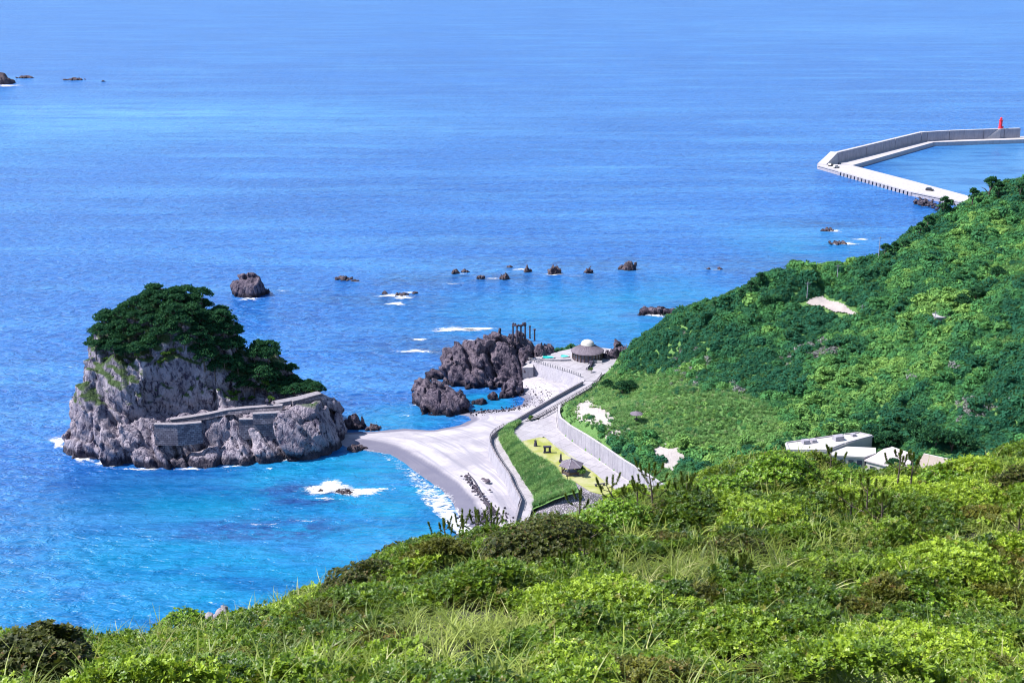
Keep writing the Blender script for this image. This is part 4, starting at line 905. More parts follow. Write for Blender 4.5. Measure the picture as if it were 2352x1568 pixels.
# ---- masonry on the islet
Z1 = lambda X_, Y_: (91.9 + X_ * 0.32822, 600.2 + Y_ * 0.32822)
def isl_wall(name, top, y_in, hgt, mat, label, thick=2.2, zc=10.6, seg=5.0, parapet=0.0):
    pts = [P(*Z1(x, y), zc if not hasattr(zc, '__len__') else zc[i]) for i, (x, y) in enumerate(top)]
    return wall_run(name, [p_ + np.array([0, thick / 2 + .9, 0]) for p_ in pts], parapet, thick, mat, label, 'wall', 'wall_section', seg, -hgt, 0.0, 0.5, M['parapet'], lean=-1, cap=0.2)
isl_wall('stone_retaining_wall', [(790,1152),(900,1158),(1000,1150),(1120,1140)], 0, 5.4, M['stone_wall'], 'dark masonry wall at the left end of the islet ledge', 1.2, 11.0, 6.0)
isl_wall('stone_retaining_wall', [(1385,1118),(1480,1118),(1600,1112),(1690,1108)], 0, 5.2, M['stone_wall'], 'dark stepped masonry wall in the middle of the islet, lower tier', 1.2, 10.4)
isl_wall('stone_retaining_wall', [(1480,1080),(1580,1078),(1680,1070)], 0, 2.6, M['stone_wall'], 'dark stepped masonry wall in the middle of the islet, upper tier', 1.2, 12.0)
isl_wall('stone_retaining_wall', [(1755,990),(1850,968),(1950,940)], 0, 2.2, M['stone_wall'], 'dark masonry wall under the right end of the islet path', 1.2, 13.2)
isl_wall('concrete_path', [(900,1120),(1050,1100),(1200,1075),(1330,1045),(1480,1035),(1690,1020)], 0, 1.0, M['stone_wall'], 'pale path climbing along the islet ledge', 1.3, [11.2, 11.4, 11.8, 12.3, 12.6, 12.9], 5.0)
isl_wall('concrete_path', [(1640,1005),(1760,985),(1850,962),(1950,936)], 0, 0.8, M['stone_wall'], 'pale terrace path at the right end of the islet', 2.0, [12.9, 13.1, 13.3, 13.5], 5.0)
fr = P(*Z1(690, 1300), 2.5); e = empty('pier_ruin', fr); tag(e, 'weathered concrete pier frame at the foot of the islet cliff', 'frame')
for x in (-1.6, 1.8): MB().box((x, 0, 2.5), (0.45, 0.6, 5.2)).build('pier', M['concrete'], e)
MB().box((0.1, 0, 5.25), (4.6, 0.8, 0.4)).build('beam', M['concrete'], e); MB().tube([(-1.4, 0, 0), (1.7, 0, 5.0)], 0.2, 5).build('brace', M['concrete'], e)
c = P(*Z1(1590, 1000), 13.2); e = empty('stone_lantern', c); tag(e, 'small dark stone lantern on the islet terrace', 'lantern'); MB().box((0, 0, 0.5), (0.6, 0.6, 1.0), 0, .8).build('shaft', M['dark_stone'], e); MB().box((0, 0, 1.3), (1.0, 1.0, 0.6), 0, .4).build('cap', M['dark_stone'], e)

# ---- breakwater and harbour quay
zq = 2.6
def bw(x, y, z=zq): return P(*BW(x, y), z)
q = empty('harbour_quay', bw(520, 640)); tag(q, 'low concrete quay on piles running out from the hillside', 'quay'); o0 = np.array(q.location)
fe = [bw(300, 622), bw(520, 684), bw(1215, 880), bw(1530, 945), bw(1750, 990)]; be = [bw(380, 612), bw(640, 627), bw(1190, 768), bw(1600, 878), bw(1850, 945)]
MB().prism([p_ - o0 for p_ in fe] + [p_ - o0 for p_ in be[::-1]], -0.7, 0.0).build('deck', M['concrete'], q)
MB().prism([p_ - o0 + [2.5, 6.5, 0] for p_ in fe] + [p_ - o0 + [0, -2, 0] for p_ in be[::-1]], -4.0, -0.9).build('shade_backing', M['dark_stone'], q)  # dark-coloured backing stands in for the shade between piles under the deck
r = resample(fe[1:3], 20); pl = None
for i in range(20):
    if pl is None: pl = MB().box((0, 0, -1.9), (1.7, 1.4, 2.2)).build('pile', M['concrete_wall'], q); o = pl
    else: o = pl.copy(); COL.objects.link(o); o.parent = q
    o.location = r[i] - o0 + [0.2, 0.9, 0]; o.rotation_euler = (0, 0, -0.9)
MB().prism([fe[0] - o0 + [.3, .3, 0], fe[1] - o0 + [.2, .3, 0], fe[1] - o0 + [1, 4, 0], fe[0] - o0 + [1, 4, 0]], -4, -0.9).build('footing', M['concrete_wall'], q)
MB().prism([fe[2] - o0 + [.3, .3, 0], fe[3] - o0 + [.2, .3, 0], fe[4] - o0 + [0, .3, 0], fe[4] - o0 + [3, 6, 0], fe[2] - o0 + [1, 4, 0]], -4, -0.9).build('footing', M['concrete_wall'], q)
qi = [bw(640, 628), bw(1440, 402), bw(2326, 373), bw(2700, 362)]; qo = [bw(500, 606), bw(1330, 393), bw(1600, 380), bw(2326, 352), bw(2700, 341)]
b_ = empty('breakwater', bw(1330, 395)); tag(b_, 'long grey breakwater wall bending round the harbour', 'breakwater'); o1 = np.array(b_.location)
MB().prism([p_ - o1 for p_ in qi] + [p_ - o1 + [0, 4, 0] for p_ in qo[::-1]], -4, 0.0).build('quay_deck', M['concrete'], b_)
hw = 6.0
for i, (s0, s1) in enumerate((((505,603),(780,534)),((784,533),(1060,463)),((1064,462),(1318,398)),((1322,397),(1372,394)),((1376,394),(1588,381)),((1592,381),(1925,369)),((1929,369),(2128,362)),((2132,362),(2285,357)))):
    a = bw(*s0) - o1; c = bw(*s1) - o1; d = (c - a) / np.linalg.norm(c - a); nrm = np.array([-d[1], d[0], 0]); t_ = 2.6 if i != 3 else 3.4
    V = [a, c, c + nrm * t_, a + nrm * t_]; ex = 1.0 if i != 3 else 0
    V = [V[0], V[1], V[2] + nrm * ex, V[3] + nrm * ex]; V2 = [x + [0, 0, hw] for x in (a + nrm * .25, c + nrm * .25, c + nrm * t_, a + nrm * t_)]
    V = [x - [0, 0, 0 if k_ < 2 else 4] for k_, x in enumerate(V)]
    mesh('wall_section', V + V2, [(3, 2, 1, 0), (4, 5, 6, 7), (0, 1, 5, 4), (1, 2, 6, 5), (2, 3, 7, 6), (3, 0, 4, 7)], M['concrete_wall'], b_)
    V3 = [x + [0, 0, .004] for x in V2] + [x + [0, 0, 0.35] for x in V2]; mesh('coping', V3, [(3, 2, 1, 0), (4, 5, 6, 7), (0, 1, 5, 4), (1, 2, 6, 5), (2, 3, 7, 6), (3, 0, 4, 7)], M['concrete'], b_)
# sloping head where the wall comes down to the quay corner
a0 = bw(505, 603); h0 = [bw(300, 618), bw(388, 622)]; dw = np.array([0.42, 0.9, 0])
V = [h0[0] - [0, 0, 3], h0[1] - [0, 0, 3], a0 - [0, 0, 3], a0 + [-4.5, 3.5, -3], h0[0] + [0, 0, .3], h0[1] + [0, 0, .3], a0 + [-.5, .4, hw + .35], a0 + [-4.2, 3.3, hw + .35]]
mesh('sloping_head', np.array(V) - o1, [(3, 2, 1, 0), (4, 5, 6, 7), (0, 1, 5, 4), (1, 2, 6, 5), (2, 3, 7, 6), (3, 0, 4, 7)], M['concrete'], b_)
s0 = bw(1940, 366); s1 = bw(2075, 362); 
for i in range(14):
    f_ = (i + .5) / 14; c = s0 * (1 - f_) + s1 * f_ - o1; MB().box(c + [0, -0.7, hw * f_ / 2], (1.6, 1.2, hw * f_ + .3)).build('stair_step', M['concrete'], b_)
tw = bw(2090, 361) + np.array([0, 1.4, hw + .36]); e = empty('harbour_light', tw); e.scale = (.88, .88, .88); tag(e, 'red harbour light tower on the breakwater', 'light tower')
MB().lathe([(1.7, 0), (1.7, 0.5)], n=14).build('base', M['red'], e); MB().lathe([(1.35, .5), (1.25, 6.0), (1.6, 6.1), (1.6, 6.5)], n=16).build('tower', M['red'], e)
MB().lathe([(0.9, 6.5), (0.9, 7.7), (1.05, 7.8), (0.3, 8.5)], n=10).build('lantern', M['red'], e)
MB().box((1.5, -0.9, .9), (.9, .9, 1.7)).build('annex', M['red'], e); MB().box((1.5, -1.37, .85), (.5, .05, 1.3)).build('door', M['glass'], e)
def car(u, v, rz, mat, label):
    e = empty('parked_car', P(u, v, zq + .01), rz); tag(e, label, 'car'); V = []
    prof = [(-2.1, .3), (-2.1, .85), (-1.9, 1.0), (-1.5, 1.6), (.5, 1.65), (1.1, 1.0), (2.0, .9), (2.1, .35)]
    n_ = len(prof); V = [(x, s * (0.85 if z < 1.1 else .72), z) for s in (-1, 1) for x, z in prof]
    mesh('body', V, [tuple(range(n_)), tuple(range(2 * n_ - 1, n_ - 1, -1))] + [(i, n_ + i, n_ + (i + 1) % n_, (i + 1) % n_) for i in range(n_)], mat, e)
    for x in (-1.3, 1.3):
        for s in (-1, 1): MB().tube([(x, s * .7, .32), (x, s * .92, .32)], .32, 10).build('wheel', M['tyre'], e)
    for s in (-1, 1): MB().box((-.45, s * .80, 1.28), (1.7, .06, .42)).build('window', M['glass'], e)
    MB().box((.82, 0, 1.33), (.08, 1.35, .5)).build('windscreen', M['glass'], e)
car(2135, 438, -0.6, M['black'], 'dark car parked alone on the quay near the hillside'); car(1920, 386, 0.5, M['white'], 'white car parked at the corner of the quay'); car(1908, 381, 0.9, M['black'], 'dark car parked behind the white one on the quay')
pts = []
for i in range(110):
    s = rng.random(); u = 2100 + 75 * s; v = 462 + 14 * s + rng.normal() * 4; pts.append((P(u, v, 0.3 + 1.2 * rng.random()), 0.9 + 1.2 * rng.random()))
pebbles('riprap', pts, M['rock'], 'heap of pale riprap boulders at the root of the quay')

# ---- buildings in the hollow
def building(corners, z0, z1, lab, wallm, roofm, over=0.5, wins=((0, 4),), para=True):
    c = np.mean(corners, 0); e = empty('flat_roof_building', (c[0], c[1], z0)); tag(e, lab, 'building'); k_ = [np.array(p_[:2]) - c[:2] for p_ in corners]
    MB().prism(k_, -2, z1 - z0 - .35).build('wall', wallm, e); MB().prism([p_ * (1 + over / np.linalg.norm(p_)) for p_ in k_], z1 - z0 - .35 + .003, z1 - z0).build('roof', roofm, e)
    for s, n_ in wins:
        a, b = k_[s], k_[(s + 1) % len(k_)]; d = (b - a) / np.linalg.norm(b - a); L = np.linalg.norm(b - a)
        for i in range(n_):
            m_ = a + d * L * (i + .5) / n_; o = MB().box((m_[0], m_[1], (z1 - z0) * .5), (L / n_ * .6, .16, 1.3), math.atan2(d[1], d[0])).build('window', M['glass'], e)
    return e
zr = 18.8
bA = [P(u, v, zr) for u, v in ((1812,1034),(1806,1017),(1938,998),(1973,994),(2004,1001),(1940,1018),(1898,1034))]
eA = building(bA, 15.0, zr, 'white flat-roofed building half hidden behind the green ridge', M['white'], M['white'], .3, ((0, 2), (5, 3), (6, 4)))
for (u, v, sx_, sy_, sz_) in ((1850,1018,1.6,1.2,.9),(1868,1015,1.2,1.2,.7),(1925,1010,2.2,1.6,1.1),(1960,1001,1.0,1.0,.6)):
    q_ = P(u, v, zr) - np.array(eA.location); MB().box((q_[0], q_[1], q_[2] + sz_ / 2 + .004), (sx_, sy_, sz_), .3).build('roof_unit', M['concrete_wall'], eA)
for i in range(len(bA)):
    a_, b_2 = bA[i] - np.array(eA.location), bA[(i + 1) % len(bA)] - np.array(eA.location); dd = b_2 - a_; MB().box(((a_[0] + b_2[0]) / 2, (a_[1] + b_2[1]) / 2, a_[2] + .13), (np.hypot(dd[0], dd[1]) - .3, .22, .24), math.atan2(dd[1], dd[0])).build('parapet', M['concrete'], eA)
bB = [P(u, v, 18.2) for u, v in ((1906,1044),(1922,1024),(2010,1028),(2010,1040),(1985,1048))]
building(bB, 15.0, 18.2, 'lower white annex with a straight parapet in the hollow', M['white'], M['white'], .2, ((3, 2), (4, 4)))
def hip(name, corners, ridge, z0, ze, zr_, lab, wallm, roofm):
    c = np.mean(corners, 0); e = empty(name, (c[0], c[1], z0)); tag(e, lab, 'building'); k_ = [np.array(p_[:2]) - c[:2] for p_ in corners]; r0, r1 = [np.array(p_[:2]) - c[:2] for p_ in ridge]
    MB().prism([p_ * .93 for p_ in k_], -2, ze - z0).build('wall', wallm, e)
    V = [(*p_, ze - z0) for p_ in k_] + [(*r0, zr_ - z0), (*r1, zr_ - z0)] + [(*p_, ze - z0 - .25) for p_ in k_]
    mesh('roof', V, [(0, 1, 5, 4), (1, 2, 5), (2, 3, 4, 5), (3, 0, 4), (9, 8, 7, 6), (0, 6, 7, 1), (1, 7, 8, 2), (2, 8, 9, 3), (3, 9, 6, 0)], roofm, e)
    MB().tube([(*r0, zr_ - z0), (*r1, zr_ - z0)], .12, 5).build('ridge_cap', M['white'], e)
    for s in (0, 3):
        a, b = k_[s] * .93, k_[(s + 1) % 4] * .93; d = b - a
        for i in range(3): m_ = a + d * (i + .5) / 3; MB().box((m_[0], m_[1], (ze - z0) * .45), (1.2, .16, 1.1), math.atan2(d[1], d[0])).build('window', M['glass'], e)
ze = 17.6
hip('hip_roof_house', [P(u, v, ze) for u, v in ((1985,1056),(2085,1082),(2112,1050),(2030,1030))], [P(2048, 1026, 19.3)*np.array([1,1,1]), P(2098, 1043, 19.3)], 14.5, ze, 19.3, 'house with a pale pink hipped roof in the hollow', M['white'], M['roof_pink'])
hip('hip_roof_house', [P(u, v, ze + .6) for u, v in ((2104,1072),(2170,1095),(2196,1056),(2126,1040))], [P(2122, 1039.5, 19.6), P(2188, 1054, 19.6)], 14.5, ze + .6, 19.4, 'house with a beige brown hipped roof, rightmost in the hollow', M['white'], M['roof_beige'])
s_ = [hit(u, v) + np.array([0, 0, 2.0]) for u, v in ((2150, 744), (2188, 744))]
c = (s_[0] + s_[1]) / 2 - [0, 0, 2.4]; e = empty('hill_shed', c); tag(e, 'small grey concrete shed among the bushes high on the hill', 'shed')
MB().box((0, 1.5, .9), (4.4, 3, 2.4)).build('wall', M['parapet'], e); MB().box((0, 1.5, 2.23), (4.8, 3.3, .25)).build('roof', M['concrete'], e); MB().box((1.0, -0.03, 1.2), (1.4, .1, 1.4)).build('door', M['glass'], e)
# poles
for u, v, vt, lab in ((1853,690,648,'thin utility pole at the left end of the hill road'), (1922,652,608,'thin utility pole on the saddle of the hill'), (2017,604,545,'thin utility pole beside the leaning ridge pines'), (2146,745,715,'short utility pole left of the hill shed'), (1979,722,700,'short lamp pole at the right end of the hill road'), (1438,826,790,'thin pole behind the bath house at the hill foot')):
    p_ = hit(u, v) if u > 1450 else P(u, v, 6); hh = (v - vt) / Q(p_)[2] / .95; e = empty('utility_pole', p_ - [0, 0, .6]); tag(e, lab, 'pole')
    MB().tube([(0, 0, 0), (0, 0, hh + .6)], [.14, .09], 6).build('shaft', M['concrete_wall'], e); MB().box((0, 0, hh + .1), (1.5, .1, .12)).build('crossarm', M['concrete_wall'], e)
# shade shelter on the hillside
p_ = hit(1461, 968); e = empty('shade_shelter', p_); tag(e, 'small mushroom-shaped shelter on the hillside by the sand scar', 'shelter')
MB().tube([(0, 0, -.5), (0, 0, 2.3)], .12, 6).build('post', M['wood'], e); MB().lathe([(1.7, 2.1), (1.72, 2.2), (0.9, 2.55), (.1, 2.8)], n=8).build('roof', M['roof_shingle'], e); MB().lathe([(.6, .7), (.6, .8)], n=8).build('table', M['wood'], e)

# ================================================================== VEGETATION
def bake(tv, tf, Ms):
    """many copies of one small template joined into one vertex/face array; Ms: (n,3,4)"""
    n_ = len(Ms); V = np.einsum('nij,vj->nvi', Ms[:, :, :3], tv) + Ms[:, None, :, 3]
    F = (np.asarray(tf)[None] + (np.arange(n_) * len(tv))[:, None, None]).reshape(-1, np.asarray(tf).shape[1])
    return V.reshape(-1, 3), F
def frames(nrm, spin, scl, pos):
    """rotation whose z axis is nrm"""
    nrm = nrm / (np.linalg.norm(nrm, axis=1)[:, None] + 1e-9); a = np.cross(nrm, [0.3, 0.9, 0.2]); a /= np.linalg.norm(a, axis=1)[:, None]; b = np.cross(nrm, a)
    ca, sa = np.cos(spin)[:, None], np.sin(spin)[:, None]; x = a * ca + b * sa; y = np.cross(nrm, x)
    return np.stack([x * scl[:, None], y * scl[:, None], nrm * scl[:, None], pos], 2)
def src(name, V, F, mat, tint=None):
    o = mesh(name, V, F, mat); COL.objects.unlink(o)
    if tint is not None: attr(o, 'tint', tint)
    return o
def scatter(name, pos, rot, scl, tint, sources, label=None, cat=None):
    """one 'stuff' object: copies of a few plants set on real points by geometry nodes"""
    me = bpy.data.meshes.new(name); me.vertices.add(len(pos)); me.vertices.foreach_set('co', np.asarray(pos, np.float32).ravel())
    for k_, ty, val in (('rot', 'FLOAT_VECTOR', rot), ('scl', 'FLOAT', scl), ('tint', 'FLOAT', tint)):
        a = me.attributes.new(k_, ty, 'POINT'); a.data.foreach_set('vector' if ty != 'FLOAT' else 'value', np.asarray(val, np.float32).ravel())
    a = me.attributes.new('pick', 'INT', 'POINT'); a.data.foreach_set('value', rng.integers(0, len(sources), len(pos)).astype(np.int32))
    o = bpy.data.objects.new(name, me); COL.objects.link(o)
    g = bpy.data.node_groups.new(name, 'GeometryNodeTree'); g.interface.new_socket('Geometry', in_out='INPUT', socket_type='NodeSocketGeometry'); g.interface.new_socket('Geometry', in_out='OUTPUT', socket_type='NodeSocketGeometry')
    N = g.nodes.new; gi, go, iop, jn = N('NodeGroupInput'), N('NodeGroupOutput'), N('GeometryNodeInstanceOnPoints'), N('GeometryNodeJoinGeometry')
    for s in sources[::-1]:
        oi = N('GeometryNodeObjectInfo'); oi.inputs['Object'].default_value = s; oi.inputs['As Instance'].default_value = False
        gt = N('GeometryNodeGeometryToInstance'); g.links.new(oi.outputs['Geometry'], gt.inputs[0]); g.links.new(gt.outputs[0], jn.inputs[0])
    def na(nm, ty): k_ = N('GeometryNodeInputNamedAttribute'); k_.data_type = ty; k_.inputs['Name'].default_value = nm; return k_.outputs['Attribute']
    g.links.new(gi.outputs[0], iop.inputs['Points']); g.links.new(jn.outputs[0], iop.inputs['Instance']); iop.inputs['Pick Instance'].default_value = True
    g.links.new(na('pick', 'INT'), iop.inputs['Instance Index'])
    e2r = N('FunctionNodeEulerToRotation'); g.links.new(na('rot', 'FLOAT_VECTOR'), e2r.inputs[0]); g.links.new(e2r.outputs[0], iop.inputs['Rotation'])
    g.links.new(na('scl', 'FLOAT'), iop.inputs['Scale']); g.links.new(iop.outputs[0], go.inputs[0])
    md = o.modifiers.new('scatter', 'NODES'); md.node_group = g
    tag(o, label, cat, kind='stuff'); return o

LM_hill = leaf_mat('hill_leaves', (0.022, 0.105, 0.060), (0.25, 0.42, 0.10), None, 0.24, 0.08, 0.7, True, (0.085, 0.25, 0.075))
LM_dry = leaf_mat('grey_twigs', (0.17, 0.18, 0.17), (0.27, 0.26, 0.26), None, 0.1, 0.1, 0.9, True)
LM_tree = leaf_mat('dark_tree_leaves', (0.008, 0.048, 0.028), (0.046, 0.135, 0.044), None, 0.2, 0.08, 0.7)
LM_tree_b = leaf_mat('bright_bush_leaves', (0.035, 0.095, 0.02), (0.12, 0.23, 0.03), None, 0.3, 0.25, 0.6)
LM_front = leaf_mat('glossy_shrub_leaves', (0.016, 0.046, 0.006), (0.39, 0.53, 0.035), (0.16, 0.12, 0.03), 0.26, 0.35, 0.45, True, (0.115, 0.205, 0.012))
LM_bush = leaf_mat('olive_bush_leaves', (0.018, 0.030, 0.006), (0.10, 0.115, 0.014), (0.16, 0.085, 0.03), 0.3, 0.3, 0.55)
LM_bush_g = leaf_mat('green_bush_leaves', (0.035, 0.11, 0.006), (0.24, 0.40, 0.02), (0.14, 0.12, 0.03), 0.28, 0.4, 0.45)
LM_grass = leaf_mat('grass_blades', (0.085, 0.14, 0.012), (0.40, 0.46, 0.09), (0.50, 0.46, 0.22), 0.3, 0.35, 0.5, True)
LM_pine = leaf_mat('pine_needles', (0.035, 0.075, 0.010), (0.20, 0.26, 0.03), None, 0.25, 0.3, 0.5)

# ---- leaf-clump crowns for middle distance
QT = np.array([[-.6, -.22, 0], [.5, -.3, .05], [.75, .16, -.05], [-.4, .3, .08]]); QF = [(0, 1, 2, 3)]
def crown(n_, rx, rz, leaf, seed, pads=0, flat=0.5, hollow=0.55, wild=.3):
    r_ = np.random.default_rng(seed)
    if pads:
        th = r_.random(pads) * 6.28; ph = r_.random(pads) ** 0.7 * 1.35
        pc = np.stack([rx * .68 * np.sin(ph) * np.cos(th), rx * .68 * np.sin(ph) * np.sin(th), rz * .8 * np.cos(ph)], 1); pr_ = rx * (0.18 + .22 * r_.random(pads))
        k_ = r_.integers(0, pads, n_); d = r_.normal(size=(n_, 3)); d /= np.linalg.norm(d, axis=1)[:, None]; rr = (hollow + (1 - hollow) * r_.random(n_)) ** .5
        pos = pc[k_] + d * (pr_[k_] * rr)[:, None] * np.array([1.15, 1.15, flat]); nrm = d * [1, 1, 1.2] + [0, 0, .35]
    else:
        d = r_.normal(size=(n_, 3)); d[:, 2] = np.abs(d[:, 2]) * 1.1 - 0.15; d /= np.linalg.norm(d, axis=1)[:, None]
        lump = 1 + 0.28 * fbm(d[:, 0], d[:, 1], d[:, 2], 0.55, 2, seed); pos = d * (lump * (hollow + (1 - hollow) * r_.random(n_) ** .6))[:, None] * [rx, rx, rz]; nrm = d + r_.normal(size=(n_, 3)) * .35
    Ms = frames(nrm + r_.normal(size=(n_, 3)) * wild, r_.random(n_) * 6.28, leaf * (.7 + .6 * r_.random(n_)), pos); V, F = bake(QT, QF, Ms)
    tz = np.clip(.5 + .45 * r_.normal(size=n_), 0, 1); return V, F, np.repeat(tz, len(QT))
hs = [src('shrub_source', *crown(300, 1.0, .85, .30, 100 + i)[:2], LM_hill) for i in range(4)]
hd = [src('twig_source', *crown(110, 1.0, .8, .28, 120 + i, hollow=.4)[:2], LM_dry) for i in range(2)]
gxs, gys = np.meshgrid(np.arange(14, 330, 1.2), np.arange(215, 560, 1.2)); x = gxs.ravel() + rng.uniform(-.6, .6, gxs.size); y = gys.ravel() + rng.uniform(-.6, .6, gxs.size)
z = hill(x, y); pu, pv, ps = Q(np.stack([x, y, z], 1))
ok = (z > 3.0) & (pu > 1150) & (pu < 2850) & (pv > 340) & (pv < 1320) & ~in_poly(x, y, [a[:2] for a in prom_out] + [a[:2] for a in road_r[::-1]])
ok &= seg_dist(x, y, [a[:2] for a in road_r[3:]]) > 3.0
ok &= ~in_poly(x, y, bpoly) & (seg_dist(x, y, prom_out) > 1.5); ok &= ~in_poly(x, y, plz_p) & (seg_dist(x, y, plz_p, True) > 1.2)
for s in SCARS:
    d_ = seg_dist(pu, pv, s, True); i_ = in_poly(pu, pv, s); ok &= ~(i_ & (d_ > 2 + 5 * rng.random(len(d_)) ** 3 * 2)) & ~(~i_ & (d_ < 1.5))
dp = [a[:2] for a in dirt]; ok &= ~in_poly(x, y, dp) & (seg_dist(x, y, dp, True) > 1.0) & ~(in_poly(pu, pv + 8, [(u, v) for u, v in DIRT]))
for b in (bA, bB): ok &= ~in_poly(x, y, [a[:2] for a in b]) & (seg_dist(x, y, [a[:2] for a in b], True) > 1.2)
nearb = in_poly(pu, pv, [(1985,1030),(2200,1030),(2210,1100),(1985,1100)]) | in_poly(pu, pv, [(1790,1000),(2010,1000),(2010,1050),(1790,1050)])
big = noise2(x, y, 30, 4, 70); med = noise2(x, y, 8, 3, 71); up_ = smooth(20, 34, z)
grassy = smooth(0.05, .35, noise2(x, y, 30, 3, 72) - .2 * up_ + .55 * smooth(830, 880, pv) * smooth(1050, 1000, pv) * smooth(1900, 1650, pu) - .1)
dryz = (smooth(.05, .3, noise2(x, y, 16, 4, 73)) * np.exp(-(((pu - 1900) / 330) ** 2 + ((pv - 840) / 110) ** 2)) + .75 * smooth(.1, .35, noise2(x, y, 10, 3, 74)) * np.exp(-(((pu - 2230) / 110) ** 2 + ((pv - 905) / 60) ** 2))) > .05 + 1.1 * rng.random(len(x))
scl = (0.7 + 1.5 * rng.random(len(x)) ** 4 + .9 * up_ * rng.random(len(x)) ** 2) * (1 - .50 * grassy) * np.where(nearb, .55, 1.0); f_, rc_, _a, _b = cells2(x, y, 4.2, 170); tint = np.clip(.22 + .40 * rc_ + .8 * big + .6 * med + .30 * grassy - .06 * up_ + .16 * rng.normal(size=len(x)), 0, 1); scl = scl * (.75 + .6 * (1 - f_))
dark = smooth(-.15, -.4, noise2(x, y, 22, 3, 75)) * .35; tint = np.clip(tint - dark, 0, 1)
westw = np.exp(-((pu - 1540) / 130) ** 2) * smooth(850, 790, pv) ; tint = np.clip(tint * (1 - .75 * westw), 0, 1)
pos = np.stack([x, y, z - .15 * scl], 1); rot = np.stack([rng.normal(size=len(x)) * .15, rng.normal(size=len(x)) * .15, rng.random(len(x)) * 6.28], 1)
k1 = ok & ~dryz & (rng.random(len(x)) > .25 * grassy); k2 = ok & dryz
scatter('hill_scrub', pos[k1], rot[k1], scl[k1], tint[k1], hs, 'dense green scrub covering the whole hillside', 'scrub')
hb_ = [src('crown_source', *crown(520, 1.0, .95, .2, 140 + i, 13, .6, .3, .7)[:2], LM_hill) for i in range(3)]
kt = ok & (rng.random(len(x)) < .03 * smooth(-.1, .25, noise2(x, y, 20, 3, 77) + .3 * up_) * (1 - grassy)) & ~nearb & (seg_dist(x, y, dp, True) > 4) & (seg_dist(x, y, [a[:2] for a in road_r[3:]]) > 7)
scatter('hill_thicket', pos[kt] + [0, 0, .5], rot[kt], (1.7 + 1.5 * rng.random(len(x)))[kt], np.clip(tint - .02 + .25 * (rc_ - .5), 0, 1)[kt], hb_, 'taller rounded bushes standing out of the hillside scrub', 'scrub')
scatter('dry_scrub', pos[k2], rot[k2], scl[k2] * .85, tint[k2], hd, 'grey dry scrub in pale patches across the mid hillside', 'scrub')
GRASSY = (pos[ok & (grassy > .35)], grassy)
# bank of grass beside the promenade
def blade_clump(nb, L, wdt, seed, spread=.9, seg=5):
    r_ = np.random.default_rng(seed); V = []; F = []
    for b in range(nb):
        a = r_.random() * 6.28; l = L * r_.uniform(.55, 1.1); bend = r_.uniform(.3, 1.5) * spread; ln = r_.uniform(.05, .5) * spread; x0, y0 = r_.normal(size=2) * .06 * L; w0 = wdt * r_.uniform(.7, 1.3)
        px, pz, th = 0.0, 0.0, ln; n0 = len(V)
        for s in range(seg + 1):
            f_ = s / seg; ww = w0 * (1 - f_ ** 1.6) + .001; cx, cy = math.cos(a), math.sin(a)
            for sd in (-1, 1): V.append((x0 + px * cx - sd * ww * cy, y0 + px * cy + sd * ww * cx, pz))
            px += math.sin(th) * l / seg; pz += math.cos(th) * l / seg; th += bend * 1.6 / seg
        F += [(n0 + 2 * s, n0 + 2 * s + 1, n0 + 2 * s + 3, n0 + 2 * s + 2) for s in range(seg)]
    return V, F
LM_bank = leaf_mat('bank_grass_blades', (0.07, 0.19, 0.06), (0.27, 0.44, 0.14), (0.40, 0.38, 0.22), 0.3, .2, .7, True)
bs = [src('bank_grass_source', *blade_clump(22, 1.2, .06, 200 + i), LM_bank) for i in range(3)]
gp = GRASSY[0]; gp = np.repeat(gp, 4, 0) + rng.normal(size=(len(gp) * 4, 3)) * [.7, .7, 0]; gp[:, 2] = hill(gp[:, 0], gp[:, 1])
scatter('hill_grass', gp, np.stack([rng.normal(size=len(gp)) * .2, rng.normal(size=len(gp)) * .2, rng.random(len(gp)) * 6.28], 1), .55 + .5 * rng.random(len(gp)), np.clip(.5 + 1.0 * noise2(gp[:, 0], gp[:, 1], 7, 3, 81) + .2 * rng.normal(size=len(gp)), 0, 1), bs, 'pale long grass on the open lower hillside', 'grass')
n_ = 3600; i_ = rng.integers(0, 58, n_); j_ = rng.integers(0, 12, n_); f1_, f2_ = rng.random(n_)[:, None], rng.random(n_)[:, None]; G = bank_v.reshape(14, 60, 3)
pos = (G[j_, i_] * (1 - f1_) + G[j_, i_ + 1] * f1_) * (1 - f2_) + (G[j_ + 1, i_] * (1 - f1_) + G[j_ + 1, i_ + 1] * f1_) * f2_
tn_ = np.clip(.5 + 1.5 * noise2(pos[:, 0] * .5 + pos[:, 1] * .35, pos[:, 1] * 2.2 - pos[:, 0] * .9, 3, 3, 80), 0, 1)
scatter('bank_grass', pos, np.stack([rng.normal(size=n_) * .2, rng.normal(size=n_) * .2, rng.random(n_) * 6.28], 1), .7 + .6 * rng.random(n_), tn_, bs, 'long grass and weeds on the bank beside the promenade', 'grass')

